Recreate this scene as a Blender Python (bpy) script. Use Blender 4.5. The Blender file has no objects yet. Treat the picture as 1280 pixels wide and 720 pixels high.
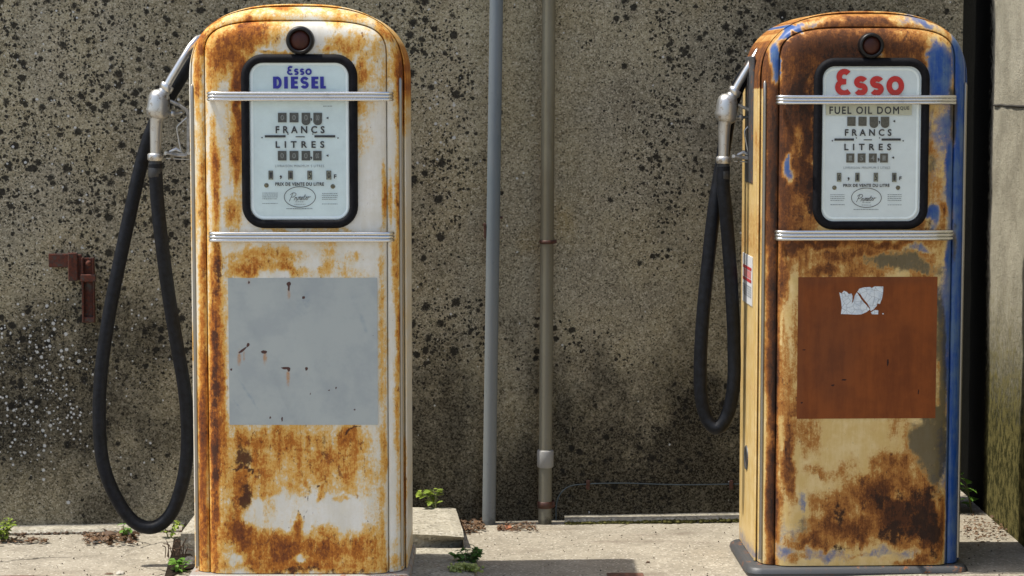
import bpy, bmesh, math, random
import numpy as np
from mathutils import Vector, Matrix, noise as mnoise

random.seed(7)
rng = np.random.default_rng(7)
R = math.radians
scene = bpy.context.scene
C = scene.collection

# ------------------------------------------------------------------ camera
FPX = 2885.0                                   # focal length in photo pixels (1280 wide)
CAM = Vector((0.0, -6.3, 1.40))
PITCH = math.atan(254.0 / FPX)
cd = bpy.data.cameras.new('camera')
cd.sensor_width = 36.0
cd.lens = FPX / 1280.0 * 36.0
cd.clip_start = 0.1
cd.clip_end = 2000.0
cam = bpy.data.objects.new('camera', cd)
cam.location = CAM
cam.rotation_euler = (math.pi / 2 - PITCH, 0, 0)
C.objects.link(cam)
scene.camera = cam

# ------------------------------------------------------------------ light
SUN_EL, SUN_AZ = 66.0, 2.0                    # azimuth: degrees from -X towards the viewer
sv = Vector((-math.cos(R(SUN_EL)) * math.cos(R(SUN_AZ)), -math.cos(R(SUN_EL)) * math.sin(R(SUN_AZ)), math.sin(R(SUN_EL))))
w = bpy.data.worlds.new('World')
scene.world = w
w.use_nodes = True
nt = w.node_tree
sky = nt.nodes.new('ShaderNodeTexSky')
sky.sky_type = 'NISHITA'
sky.sun_disc = False
sky.sun_elevation = R(SUN_EL)
sky.sun_rotation = math.atan2(sv.x, sv.y)
sky.dust_density = 2.5
sky.air_density = 1.0
bg = nt.nodes['Background']
nt.links.new(sky.outputs[0], bg.inputs[0])
bg.inputs[1].default_value = 0.15
sl = bpy.data.lights.new('sun', 'SUN')
sl.energy = 4.0
sl.angle = R(0.53)
sl.color = (1.0, 0.94, 0.84)
sun = bpy.data.objects.new('sun', sl)
sun.rotation_euler = sv.to_track_quat('Z', 'Y').to_euler()
C.objects.link(sun)
vs = scene.view_settings
vs.view_transform = 'Standard'
vs.look = 'None'
vs.exposure = 0.52
vs.gamma = 1.0
vs.use_curve_mapping = False

# ------------------------------------------------------------------ measuring helpers
UP = Vector((0, math.sin(PITCH), math.cos(PITCH)))
FW = Vector((0, math.cos(PITCH), -math.sin(PITCH)))

def ray(px, py):
    return Vector(((px - 640) / FPX, 0, 0)) + UP * (-(py - 360) / FPX) + FW

def at(px, py, Y):
    d = ray(px, py)
    return CAM + d * ((Y - CAM.y) / d.y)

def on_ground(px, py, z=0.0):
    d = ray(px, py)
    return CAM + d * ((z - CAM.z) / d.z)

def proj(P):
    """world points (n,3) -> photo pixels"""
    P = np.asarray(P, float) - np.array(CAM)
    dx = P[:, 0]
    du = P @ np.array(UP)
    df = P @ np.array(FW)
    return 640 + FPX * dx / df, 360 - FPX * du / df

def S(h):
    """sRGB 0-255 triple to linear rgba"""
    o = []
    for v in h:
        v /= 255.0
        o.append(v / 12.92 if v <= 0.04045 else ((v + 0.055) / 1.055) ** 2.4)
    return (*o, 1.0)

# ------------------------------------------------------------------ mesh helpers
class MB:
    def __init__(s):
        s.v, s.f, s.sm = [], [], []
    def add(s, verts, faces, smooth=False):
        o = len(s.v)
        s.v += [tuple(p) for p in verts]
        s.f += [tuple(i + o for i in f) for f in faces]
        s.sm += [smooth] * len(faces)
        return s
    def box(s, c, d, rot=None, bev=0.0, seg=2):
        bm = bmesh.new()
        bmesh.ops.create_cube(bm, size=1.0)
        bmesh.ops.scale(bm, vec=Vector(d), verts=bm.verts)
        if bev > 0:
            bmesh.ops.bevel(bm, geom=bm.edges[:], offset=bev, segments=seg, profile=0.5, affect='EDGES')
        M = Matrix.Translation(Vector(c)) @ (rot.to_4x4() if rot else Matrix.Identity(4))
        bm.transform(M)
        bm.verts.index_update()
        s.add([v.co[:] for v in bm.verts], [[v.index for v in f.verts] for f in bm.faces])
        bm.free()
        return s
    def tube(s, pts, rad, n=14, caps=True, smooth=True):
        pts = [Vector(p) for p in pts]
        if not hasattr(rad, '__len__'):
            rad = [rad] * len(pts)
        up = None
        vs_, fs = [], []
        for i, p in enumerate(pts):
            a = pts[max(i - 1, 0)]
            b = pts[min(i + 1, len(pts) - 1)]
            t = (b - a)
            t = t.normalized() if t.length > 1e-9 else Vector((0, 0, 1))
            if up is None:
                up = t.orthogonal().normalized()
            else:
                up = (up - t * up.dot(t))
                up = up.normalized() if up.length > 1e-6 else t.orthogonal().normalized()
            sd = t.cross(up)
            for k in range(n):
                an = 2 * math.pi * k / n
                vs_.append(p + (up * math.cos(an) + sd * math.sin(an)) * rad[i])
        for i in range(len(pts) - 1):
            for k in range(n):
                k2 = (k + 1) % n
                fs.append((i * n + k, i * n + k2, (i + 1) * n + k2, (i + 1) * n + k))
        s.add(vs_, fs, smooth)
        if caps:
            s.add(vs_[:n], [tuple(range(n - 1, -1, -1))])
            s.add(vs_[-n:], [tuple(range(n))])
        return s
    def lathe(s, c, axis, prof, n=28):
        """prof: list of (distance along axis, radius)"""
        ax = Vector(axis).normalized()
        s.tube_axis(c, ax, prof, n)
        return s
    def tube_axis(s, c, ax, prof, n):
        c = Vector(c)
        u = ax.orthogonal().normalized()
        v = ax.cross(u)
        vs_, fs = [], []
        for (d, r) in prof:
            for k in range(n):
                an = 2 * math.pi * k / n
                vs_.append(c + ax * d + (u * math.cos(an) + v * math.sin(an)) * max(r, 1e-5))
        for i in range(len(prof) - 1):
            for k in range(n):
                k2 = (k + 1) % n
                fs.append((i * n + k, i * n + k2, (i + 1) * n + k2, (i + 1) * n + k))
        s.add(vs_, fs, True)
    def poly(s, pts, y, th=0.0):
        """flat polygon in x,z at depth y, facing -y"""
        n = len(pts)
        a = [(p[0], y, p[1]) for p in pts]
        s.add(a, [tuple(range(n))])
        if th > 0:
            b = [(p[0], y + th, p[1]) for p in pts]
            s.add(a + b, [(i, i + n, (i + 1) % n + n, (i + 1) % n) for i in range(n)])
        return s
    def build(s, name, mat, parent=None, loc=None, angle=40):
        me = bpy.data.meshes.new(name)
        me.from_pydata(s.v, [], s.f)
        me.materials.append(mat)
        me.polygons.foreach_set('use_smooth', s.sm)
        me.update()
        o = bpy.data.objects.new(name, me)
        C.objects.link(o)
        if parent:
            o.parent = parent
        if loc is not None:
            o.location = loc
        return o

def fix_normals(o, smooth_angle=None):
    bm = bmesh.new()
    bm.from_mesh(o.data)
    bmesh.ops.remove_doubles(bm, verts=bm.verts, dist=1e-6)
    bmesh.ops.recalc_face_normals(bm, faces=bm.faces)
    if smooth_angle is not None:
        for f in bm.faces:
            f.smooth = True
        for e in bm.edges:
            if len(e.link_faces) == 2 and e.calc_face_angle(0) > smooth_angle:
                e.smooth = False
    bm.to_mesh(o.data)
    bm.free()
    return o

def tag(o, label=None, cat=None, group=None, kind=None):
    if label: o['label'] = label
    if cat: o['category'] = cat
    if group: o['group'] = group
    if kind: o['kind'] = kind
    return o

def empty(name, loc, label, cat, group=None, rz=0):
    o = bpy.data.objects.new(name, None)
    o.empty_display_size = 0.1
    o.location = loc
    o.rotation_euler = (0, 0, rz)
    C.objects.link(o)
    return tag(o, label, cat, group)

def set_attr(o, name, arr):
    a = o.data.attributes.new(name, 'FLOAT_COLOR', 'POINT')
    a.data.foreach_set('color', np.asarray(arr, np.float32).ravel())

def spline(pts, n=10):
    """Catmull-Rom through the points"""
    P = [Vector(p) for p in pts]
    P = [P[0] * 2 - P[1]] + P + [P[-1] * 2 - P[-2]]
    out = []
    for i in range(1, len(P) - 2):
        a, b, c, d = P[i - 1], P[i], P[i + 1], P[i + 2]
        for k in range(n):
            t = k / n
            out.append(0.5 * ((2 * b) + (c - a) * t + (2 * a - 5 * b + 4 * c - d) * t * t + (3 * b - a - 3 * c + d) * t ** 3))
    out.append(P[-2])
    return out

# ------------------------------------------------------------------ node helpers
class NT:
    def __init__(s, name):
        s.m = bpy.data.materials.new(name)
        s.m.use_nodes = True
        s.t = s.m.node_tree
        s.b = s.t.nodes['Principled BSDF']
        s.out = s.t.nodes['Material Output']
        s._co = None
    def n(s, t, **k):
        x = s.t.nodes.new(t)
        for a, b in k.items():
            setattr(x, a, b)
        return x
    def l(s, a, b):
        s.t.links.new(a, b)
    def put(s, sock, v):
        if hasattr(v, 'is_linked') or isinstance(v, bpy.types.NodeSocket):
            s.l(v, sock)
        else:
            sock.default_value = v
    @property
    def co(s):
        if s._co is None:
            s._co = s.n('ShaderNodeTexCoord').outputs['Object']
        return s._co
    def mapped(s, sc=(1, 1, 1), loc=(0, 0, 0)):
        m = s.n('ShaderNodeMapping')
        m.inputs['Scale'].default_value = sc
        m.inputs['Location'].default_value = loc
        s.l(s.co, m.inputs[0])
        return m.outputs[0]
    def noise(s, scale, detail=4, rough=0.6, vec=None, dist=0.0):
        x = s.n('ShaderNodeTexNoise')
        x.inputs['Scale'].default_value = scale
        x.inputs['Detail'].default_value = detail
        x.inputs['Roughness'].default_value = rough
        x.inputs['Distortion'].default_value = dist
        s.l(vec if vec is not None else s.co, x.inputs['Vector'])
        return x.outputs['Fac']
    def voro(s, scale, vec=None, feature='F1'):
        x = s.n('ShaderNodeTexVoronoi', feature=feature)
        x.inputs['Scale'].default_value = scale
        s.l(vec if vec is not None else s.co, x.inputs['Vector'])
        return x
    def math(s, op, a, b=0.0, c=None):
        x = s.n('ShaderNodeMath', operation=op)
        s.put(x.inputs[0], a)
        s.put(x.inputs[1], b)
        if c is not None:
            s.put(x.inputs[2], c)
        return x.outputs[0]
    def step(s, v, lo, hi, a=0.0, b=1.0):
        x = s.n('ShaderNodeMapRange', interpolation_type='SMOOTHSTEP')
        s.put(x.inputs[0], v)
        s.put(x.inputs[1], lo)
        s.put(x.inputs[2], hi)
        x.inputs[3].default_value = a
        x.inputs[4].default_value = b
        return x.outputs[0]
    def mix(s, f, a, b):
        x = s.n('ShaderNodeMix', data_type='RGBA')
        s.put(x.inputs[0], f)
        s.put(x.inputs[6], a)
        s.put(x.inputs[7], b)
        return x.outputs[2]
    def attr(s, name):
        x = s.n('ShaderNodeAttribute', attribute_name=name)
        sp = s.n('ShaderNodeSeparateColor')
        s.l(x.outputs['Color'], sp.inputs[0])
        return sp.outputs[0], sp.outputs[1], sp.outputs[2], x.outputs['Alpha']
    def bump(s, h, strength=0.3, dist=0.002, prev=None):
        x = s.n('ShaderNodeBump')
        x.inputs['Strength'].default_value = strength
        x.inputs['Distance'].default_value = dist
        s.l(h, x.inputs['Height'])
        if prev is not None:
            s.l(prev, x.inputs['Normal'])
        return x.outputs[0]
    def done(s, col=None, rough=None, metal=None, normal=None, spec=None):
        if col is not None: s.put(s.b.inputs['Base Color'], col)
        if rough is not None: s.put(s.b.inputs['Roughness'], rough)
        if metal is not None: s.put(s.b.inputs['Metallic'], metal)
        if normal is not None: s.l(normal, s.b.inputs['Normal'])
        if spec is not None: s.b.inputs['Specular IOR Level'].default_value = spec
        return s.m

def plain(name, col, rough=0.6, metal=0.0, var=0.12, scale=40, bump=0.0, spec=0.5):
    t = NT(name)
    n = t.noise(scale, 5, 0.65)
    c2 = tuple(max(0, c * (1 - 2.2 * var)) for c in col[:3]) + (1,)
    c3 = tuple(min(1, c * (1 + var)) for c in col[:3]) + (1,)
    c = t.mix(t.step(n, 0.3, 0.7), c2, c3)
    nm = t.bump(n, bump, 0.002) if bump else None
    r = t.math('ADD', t.math('MULTIPLY', t.noise(scale * 2.3, 3), 0.25), rough - 0.12)
    return t.done(c, r, metal, nm, spec)

# ------------------------------------------------------------------ materials
def mat_pump(name, base, base2, paint_stain, stain, rust_a, rust_b, dark, paint2, paint2b, olive, seed, speck=0.5):
    t = NT(name)
    r, g, b, a = t.attr('wear')
    off = (seed, seed * 1.7, seed * 0.3)
    v = t.mapped((1, 1, 1), off)
    vz = t.mapped((1.0, 1.0, 0.085), off)
    n1 = t.noise(16, 9, 0.72, v)
    n2 = t.noise(95, 6, 0.75, v)
    n3 = t.noise(55, 6, 0.7, vz)
    e = t.math('ADD', t.math('MULTIPLY', t.math('SUBTRACT', n1, 0.5), 1.1),
               t.math('ADD', t.math('MULTIPLY', t.math('SUBTRACT', n2, 0.5), 0.95), t.math('MULTIPLY', t.math('SUBTRACT', n3, 0.5), 0.55)))
    # fine chips: irregular pits, more of them where rust is near
    nc = t.noise(130, 7, 0.8, t.mapped((1.25, 1, 0.7), (seed + 4, 0, 2)))
    chip = t.step(t.math('ADD', nc, t.math('ADD', t.math('MULTIPLY', r, 0.13 * speck), t.math('MULTIPLY', t.math('SUBTRACT', n1, 0.5), 0.22))), 0.645, 0.690)
    base_c = t.mix(t.step(t.math('ADD', n1, t.math('MULTIPLY', n3, 0.6)), 0.65, 1.0), base, base2)
    pe = t.step(t.math('ADD', b, t.math('MULTIPLY', e, 0.70)), 0.32, 0.66)
    pcol = t.mix(t.step(t.math('ADD', t.math('MULTIPLY', n1, 0.5), t.math('MULTIPLY', n3, 0.5)), 0.40, 0.62), paint2, paint2b)
    c = t.mix(t.math('MULTIPLY', pe, t.step(b, 0.3, 0.85, 0.60, 1.0)), base_c, pcol)
    ol = t.step(t.math('ADD', a, t.math('MULTIPLY', e, 0.62)), 0.30, 0.72)
    nf = t.noise(210, 4, 0.75, t.mapped((1, 1, 0.6), (seed, 3, 1)))
    ef = t.math('ADD', t.math('MULTIPLY', t.math('SUBTRACT', n2, 0.5), 1.25), t.math('MULTIPLY', t.math('SUBTRACT', nf, 0.5), 1.0))
    ec = t.math('ADD', t.math('MULTIPLY', t.math('SUBTRACT', n1, 0.5), 1.0), t.math('MULTIPLY', t.math('SUBTRACT', n3, 0.5), 1.25))
    win = t.step(r, 0.0, 0.35, 0.25, 1.0)
    rv = t.math('ADD', r, t.math('MULTIPLY', t.math('ADD', ef, ec), t.math('MULTIPLY', win, 0.50)))
    rp = t.n('ShaderNodeValToRGB')
    el = rp.color_ramp.elements
    cols = [(.22, paint_stain), (.44, stain), (.60, rust_a), (.80, rust_b), (1.0, dark)]
    while len(el) < len(cols):
        el.new(0.5)
    for i_, (p_, c_) in enumerate(cols):
        el[i_].position = p_
        el[i_].color = c_
    t.l(rv, rp.inputs[0])
    c = t.mix(t.math('MULTIPLY', ol, 0.85), c, olive)
    fk = t.noise(48, 9, 0.78, t.mapped((1, 1, .55), (seed + 9, 0, 4)))
    flake = t.step(t.math('ADD', fk, t.math('MULTIPLY', r, 0.20)), 0.675, 0.690)
    flake = t.math('MULTIPLY', flake, t.step(r, 0.08, 0.25))
    ru = t.step(rv, 0.42, 0.62)
    c = t.mix(t.step(rv, 0.10, 0.36), c, rp.outputs[0])
    c = t.mix(t.math('MULTIPLY', flake, 0.8), c, rust_b)
    st = t.step(rv, 0.1, 0.4)
    dk = t.step(t.math('ADD', g, t.math('MULTIPLY', e, 0.75)), 0.46, 0.72)
    c = t.mix(t.math('MULTIPLY', dk, 0.92), c, dark)
    c = t.mix(t.math('MULTIPLY', chip, 0.85), c, dark)
    rr = t.math('MAXIMUM', t.math('MAXIMUM', ru, dk), t.math('MAXIMUM', chip, t.math('MULTIPLY', st, 0.5)))
    rough = t.math('ADD', 0.42, t.math('MULTIPLY', rr, 0.4))
    h = t.math('ADD', t.math('MULTIPLY', rr, t.math('ADD', 0.3, n2)), t.math('ADD', t.math('MULTIPLY', chip, -0.8), t.math('MULTIPLY', flake, -0.9)))
    nm = t.bump(h, 0.55, 0.0016)
    nm = t.bump(t.noise(9, 2, 0.5, v), 0.10, 0.02, nm)
    return t.done(c, rough, 0.0, nm, 0.28)

M = {}
M['pump_cream'] = mat_pump('weathered_cream_enamel', (.66, .62, .52, 1), (.74, .72, .66, 1), (.68, .52, .26, 1), (.66, .36, .075, 1), (.47, .16, .020, 1), (.20, .055, .012, 1),
                           (.060, .022, .011, 1), (.64, .50, .27, 1), (.72, .60, .38, 1), (.05, .045, .04, 1), 3.1, 0.55)
M['pump_blue'] = mat_pump('weathered_blue_over_tan_enamel', (.60, .42, .155, 1), (.70, .54, .27, 1), (.50, .28, .08, 1), (.35, .140, .027, 1), (.19, .066, .015, 1), (.085, .030, .011, 1),
                          (.028, .014, .009, 1), (.008, .060, .28, 1), (.085, .150, .27, 1), (.045, .040, .028, 1), 8.3, 0.35)

def mat_chrome(name, col, rough):
    t = NT(name)
    n = t.noise(140, 4, 0.7)
    n2 = t.noise(18, 5, 0.7)
    c = t.mix(t.step(n2, 0.60, 0.85), col, tuple(x * 0.6 for x in col[:3]) + (1,))
    r = t.math('ADD', rough, t.math('MULTIPLY', n, 0.2))
    return t.done(c, r, 1.0, t.bump(n, 0.06, 0.001))
M['chrome'] = mat_chrome('worn_chrome', (.66, .66, .64, 1), 0.14)
M['alu'] = mat_chrome('dull_aluminium', (.66, .65, .62, 1), 0.26)
M['side_strip'] = mat_chrome('tarnished_strip_metal', (.34, .32, .28, 1), 0.34)
def mat_nozzle():
    t = NT('oxidised_nozzle_metal')
    n = t.noise(38, 6, 0.7)
    n2 = t.noise(150, 4, 0.7)
    c = t.mix(t.step(n, 0.52, 0.66), (.50, .50, .48, 1), (.17, .12, .06, 1))
    c = t.mix(t.math('MULTIPLY', t.step(n2, 0.62, 0.78), 0.5), c, (.14, .12, .09, 1))
    return t.done(c, t.math('ADD', 0.26, t.math('MULTIPLY', n, 0.3)), t.step(n, 0.72, 0.50, 0.25, 0.9), t.bump(n2, 0.12, 0.001))
M['nozzle'] = mat_nozzle()
M['rubber'] = plain('black_hose_rubber', (.006, .0075, .011, 1), 0.55, 0, 0.3, 60, 0.15, 0.22)
M['gasket'] = plain('black_gasket_rubber', (.007, .007, .009, 1), 0.7, 0, 0.2, 80, 0.05, 0.15)
M['dark'] = plain('dark_void', (.006, .006, .006, 1), 0.9)
M['dial_a'] = plain('pale_blue_dial_enamel', (.70, .80, .80, 1), 0.35, 0, 0.05, 9)
M['dial_b'] = plain('pale_grey_dial_enamel', (.74, .80, .82, 1), 0.35, 0, 0.03, 12)
M['dial_rim'] = plain('bright_dial_bevel', (.86, .92, .92, 1), 0.3, 0, 0.03, 12)
M['ink'] = plain('black_dial_ink', (.012, .014, .022, 1), 0.6, 0, 0.1, 200)
M['ink_grey'] = plain('grey_dial_ink', (.13, .16, .19, 1), 0.6, 0, 0.1, 200)
M['ink_blue'] = plain('royal_blue_ink', (.012, .015, .32, 1), 0.5, 0, 0.1, 200)
M['ink_red'] = plain('bright_red_ink', (.58, .014, .012, 1), 0.5, 0, 0.06, 200)
M['drum'] = plain('dark_counter_drum', (.060, .064, .060, 1), 0.6, 0, 0.2, 200)
M['drum_b'] = plain('olive_counter_drum', (.085, .080, .062, 1), 0.6, 0, 0.2, 200)
M['digit'] = plain('faded_drum_digit', (.24, .25, .24, 1), 0.6, 0, 0.15, 200)
M['price_drum'] = plain('yellowed_price_drum', (.30, .30, .22, 1), 0.6, 0, 0.15, 200)
M['strip'] = plain('yellowed_paper_strip', (.56, .55, .42, 1), 0.7, 0, 0.06, 30)
M['brass'] = plain('tarnished_screw_metal', (.20, .18, .12, 1), 0.4, 0.8, 0.2, 100)
M['lens'] = plain('dark_red_lamp_lens', (.050, .012, .006, 1), 0.45, 0, 0.2, 30, 0, .3)
M['bezel'] = plain('black_lamp_bezel', (.008, .007, .007, 1), 0.4, 0, 0.2, 60, 0, .3)
M['steel_base'] = None

def mat_glass():
    t = NT('thin_window_glass')
    tr = t.n('ShaderNodeBsdfTransparent')
    tr.inputs[0].default_value = (.95, .97, .96, 1)
    gl = t.n('ShaderNodeBsdfGlossy')
    gl.inputs['Roughness'].default_value = 0.03
    lw = t.n('ShaderNodeLayerWeight')
    f = t.math('ADD', 0.035, t.math('MULTIPLY', t.math('POWER', lw.outputs['Facing'], 5.0), 0.9))
    mx = t.n('ShaderNodeMixShader')
    t.l(f, mx.inputs[0])
    t.l(tr.outputs[0], mx.inputs[1])
    t.l(gl.outputs[0], mx.inputs[2])
    t.l(mx.outputs[0], t.out.inputs[0])
    return t.m
M['glass'] = mat_glass()

def mat_ruststeel(name, base, rusta, rustb, thr, metal=0.3):
    t = NT(name)
    n = t.noise(22, 8, 0.72)
    n2 = t.noise(120, 5, 0.7)
    k = t.step(t.math('ADD', n, t.math('MULTIPLY', t.math('SUBTRACT', n2, 0.5), 0.4)), thr, thr + 0.14)
    c = t.mix(k, base, t.mix(t.step(n2, 0.4, 0.6), rustb, rusta))
    return t.done(c, t.math('ADD', 0.5, t.math('MULTIPLY', k, 0.35)), t.math('MULTIPLY', t.math('SUBTRACT', 1.0, k), metal), t.bump(n2, 0.3, 0.001))
M['steel_base'] = mat_ruststeel('scuffed_dark_steel', (.075, .078, .082, 1), (.26, .10, .03, 1), (.12, .04, .015, 1), 0.55)
M['lip'] = mat_ruststeel('scuffed_pale_steel', (.36, .34, .31, 1), (.32, .15, .06, 1), (.16, .06, .02, 1), 0.52)
M['bracket'] = mat_ruststeel('heavily_rusted_iron', (.035, .028, .022, 1), (.10, .022, .008, 1), (.045, .014, .008, 1), 0.36, 0.1)
M['clamp'] = mat_ruststeel('rusted_clamp_iron', (.06, .024, .014, 1), (.09, .028, .014, 1), (.04, .014, .009, 1), 0.45, 0.1)
M['lid'] = mat_ruststeel('rusted_iron_cover', (.10, .055, .04, 1), (.19, .085, .055, 1), (.09, .04, .03, 1), 0.45, 0.1)

def mat_grey_patch():
    t = NT('grey_overpaint')
    r, g, b, a = t.attr('wear')
    n1 = t.noise(11, 6, 0.65)
    n2 = t.noise(130, 5, 0.7)
    c = t.mix(t.step(n1, 0.42, 0.66), (.375, .405, .385, 1), (.325, .355, .350, 1))
    c = t.mix(t.math('MULTIPLY', t.step(t.math('ADD', b, t.math('MULTIPLY', t.math('SUBTRACT', n1, 0.5), 1.2)), 0.4, 0.7), 0.55), c, (.20, .26, .30, 1))
    e = t.math('MULTIPLY', t.math('SUBTRACT', n2, 0.5), 0.7)
    c = t.mix(t.step(t.math('ADD', r, e), 0.25, 0.8), c, (.40, .20, .07, 1))
    c = t.mix(t.step(t.math('ADD', g, e), 0.40, 0.6), c, (.06, .018, .012, 1))
    return t.done(c, t.math('ADD', 0.38, t.math('MULTIPLY', n1, 0.3)), 0, t.bump(n2, 0.1, 0.0006))
M['patch_grey'] = mat_grey_patch()
def mat_red_patch():
    t = NT('brick_red_overpaint')
    r, g, b, a = t.attr('wear')
    n1 = t.noise(7, 6, 0.65)
    n3 = t.noise(40, 6, 0.7, t.mapped((1, 1, .12)))
    n2 = t.noise(160, 5, 0.7)
    c = t.mix(t.step(t.math('ADD', t.math('MULTIPLY', n1, .6), t.math('MULTIPLY', n3, .4)), 0.38, 0.62), (.150, .040, .010, 1), (.235, .064, .014, 1))
    c = t.mix(t.math('MULTIPLY', b, 0.55), c, (.075, .036, .022, 1))
    c = t.mix(t.step(t.math('ADD', g, t.math('MULTIPLY', t.math('SUBTRACT', n2, 0.5), .7)), 0.45, 0.65), c, (.03, .012, .01, 1))
    return t.done(c, t.math('ADD', 0.5, t.math('MULTIPLY', n1, 0.25)), 0, t.bump(n2, 0.12, 0.0006), 0.2)
M['patch_red'] = mat_red_patch()

def mat_paper():
    t = NT('torn_white_paper')
    n = t.noise(70, 5, 0.7)
    v = t.voro(55, feature='DISTANCE_TO_EDGE')
    c = t.mix(t.step(n, 0.45, 0.65), (.66, .72, .76, 1), (.50, .57, .64, 1))
    c = t.mix(t.step(v.outputs[0], 0.05, 0.0), c, (.34, .38, .42, 1))
    return t.done(c, 0.75, 0, t.bump(n, 0.4, 0.002))
M['paper'] = mat_paper()
M['sticker'] = plain('white_sticker_paper', (.66, .68, .70, 1), 0.5, 0, 0.04, 60)
M['sticker_red'] = plain('sticker_red_ink', (.50, .03, .04, 1), 0.5, 0, 0.1, 100)
M['pink'] = plain('sticker_pink_ink', (.60, .22, .22, 1), 0.5, 0, 0.1, 100)

def mat_wall():
    t = NT('roughcast_cement_render')
    r, g, b, a = t.attr('wear')          # grime, black lichen, white lichen, pale yellow
    n0 = t.noise(2.2, 5, 0.6)
    n1 = t.noise(9, 7, 0.65)
    n2 = t.noise(70, 6, 0.7)
    n3 = t.noise(230, 4, 0.8)
    vg = t.voro(210)
    nst = t.noise(4.2, 6, 0.62, t.mapped((1, 1, .55), (7, 1, 3)))
    c = t.mix(t.step(n1, 0.36, 0.66), (.375, .325, .205, 1), (.480, .425, .280, 1))
    c = t.mix(t.step(n0, 0.42, 0.62), c, (.350, .315, .225, 1))
    c = t.mix(t.math('MULTIPLY', t.step(nst, 0.52, 0.68), 0.45), c, (.17, .145, .095, 1))
    c = t.mix(t.math('MULTIPLY', t.step(nst, 0.46, 0.34), 0.4), c, (.50, .44, .31, 1))
    c = t.mix(t.math('MULTIPLY', a, 0.75), c, (.40, .31, .15, 1))
    # coarse sand grains
    sp0 = t.n('ShaderNodeSeparateColor')
    t.l(vg.outputs['Color'], sp0.inputs[0])
    gr = t.math('ADD', t.math('MULTIPLY', sp0.outputs[0], 0.32), t.math('MULTIPLY', n3, 1.05))
    c = t.mix(t.step(gr, 0.74, 0.92), c, (.64, .58, .44, 1))
    c = t.mix(t.math('MULTIPLY', t.step(gr, 0.68, 0.46), 0.85), c, (.055, .047, .031, 1))
    # grime
    e1 = t.math('ADD', t.math('MULTIPLY', t.math('SUBTRACT', n1, 0.5), 0.9), t.math('MULTIPLY', t.math('SUBTRACT', n2, 0.5), 0.8))
    e1 = t.math('ADD', e1, t.math('MULTIPLY', t.math('SUBTRACT', n3, 0.5), 0.5))
    gm = t.step(t.math('ADD', r, t.math('MULTIPLY', e1, 0.75)), 0.13, 0.74)
    dirt = t.mix(t.step(gr, 0.50, 0.92), (.016, .014, .010, 1), (.135, .120, .086, 1))
    c = t.mix(t.math('MULTIPLY', gm, 0.95), c, dirt)
    # lichen colonies: irregular blots, several sizes
    dn = t.n('ShaderNodeTexNoise')
    dn.inputs['Scale'].default_value = 60
    dn.inputs['Detail'].default_value = 3
    t.l(t.co, dn.inputs['Vector'])
    va = t.n('ShaderNodeVectorMath', operation='MULTIPLY_ADD')
    t.l(dn.outputs['Color'], va.inputs[0])
    va.inputs[1].default_value = (.014, .014, .014)
    t.l(t.co, va.inputs[2])
    blk = None
    cl = t.noise(6.5, 3, 0.6)
    for (scl, rad, thr) in ((22, .32, .62), (36, .37, .95), (74, .40, 1.05), (120, .38, .8)):
        vo = t.voro(scl, va.outputs[0])
        sp = t.n('ShaderNodeSeparateColor')
        t.l(vo.outputs['Color'], sp.inputs[0])
        dens = t.math('MULTIPLY', t.math('ADD', g, t.math('MULTIPLY', t.math('SUBTRACT', cl, 0.5), t.math('MULTIPLY', g, 3.6))), thr)
        on = t.math('LESS_THAN', sp.outputs[0], dens)
        rr = t.math('MULTIPLY', rad, t.math('ADD', 0.45, t.math('MULTIPLY', sp.outputs[1], 0.8)))
        d = t.math('SUBTRACT', vo.outputs['Distance'], rr)
        k = t.math('MULTIPLY', on, t.step(t.math('ADD', d, t.math('MULTIPLY', t.math('SUBTRACT', n3, 0.5), 0.5)), 0.08, -0.10))
        blk = k if blk is None else t.math('MAXIMUM', blk, k)
    c = t.mix(t.math('MULTIPLY', blk, 0.92), c, t.mix(n3, (.010, .010, .009, 1), (.034, .032, .028, 1)))
    wt = None
    for (scl, rad) in ((52, .25), (95, .3)):
        vo = t.voro(scl, t.mapped((1, 1, 1), (3.3, 1.7, 2.9)))
        sp = t.n('ShaderNodeSeparateColor')
        t.l(vo.outputs['Color'], sp.inputs[0])
        on = t.math('LESS_THAN', sp.outputs[0], t.math('MULTIPLY', b, t.step(n1, 0.3, 0.65, 0.15, 0.9)))
        rr = t.math('MULTIPLY', rad, t.math('ADD', 0.35, sp.outputs[1]))
        k = t.math('MULTIPLY', on, t.step(t.math('SUBTRACT', t.math('ADD', vo.outputs['Distance'], t.math('MULTIPLY', t.math('SUBTRACT', n3, .5), .5)), rr), 0.04, -0.08))
        wt = k if wt is None else t.math('MAXIMUM', wt, k)
    c = t.mix(t.math('MULTIPLY', wt, 0.92), c, (.66, .67, .65, 1))
    h = t.math('ADD', t.math('MULTIPLY', gr, 1.0), t.math('MULTIPLY', n2, 0.8))
    nm = t.bump(h, 0.9, 0.006)
    nm = t.bump(n1, 0.3, 0.02, nm)
    return t.done(c, 0.95, 0, nm, 0.04)
M['wall'] = mat_wall()

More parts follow.
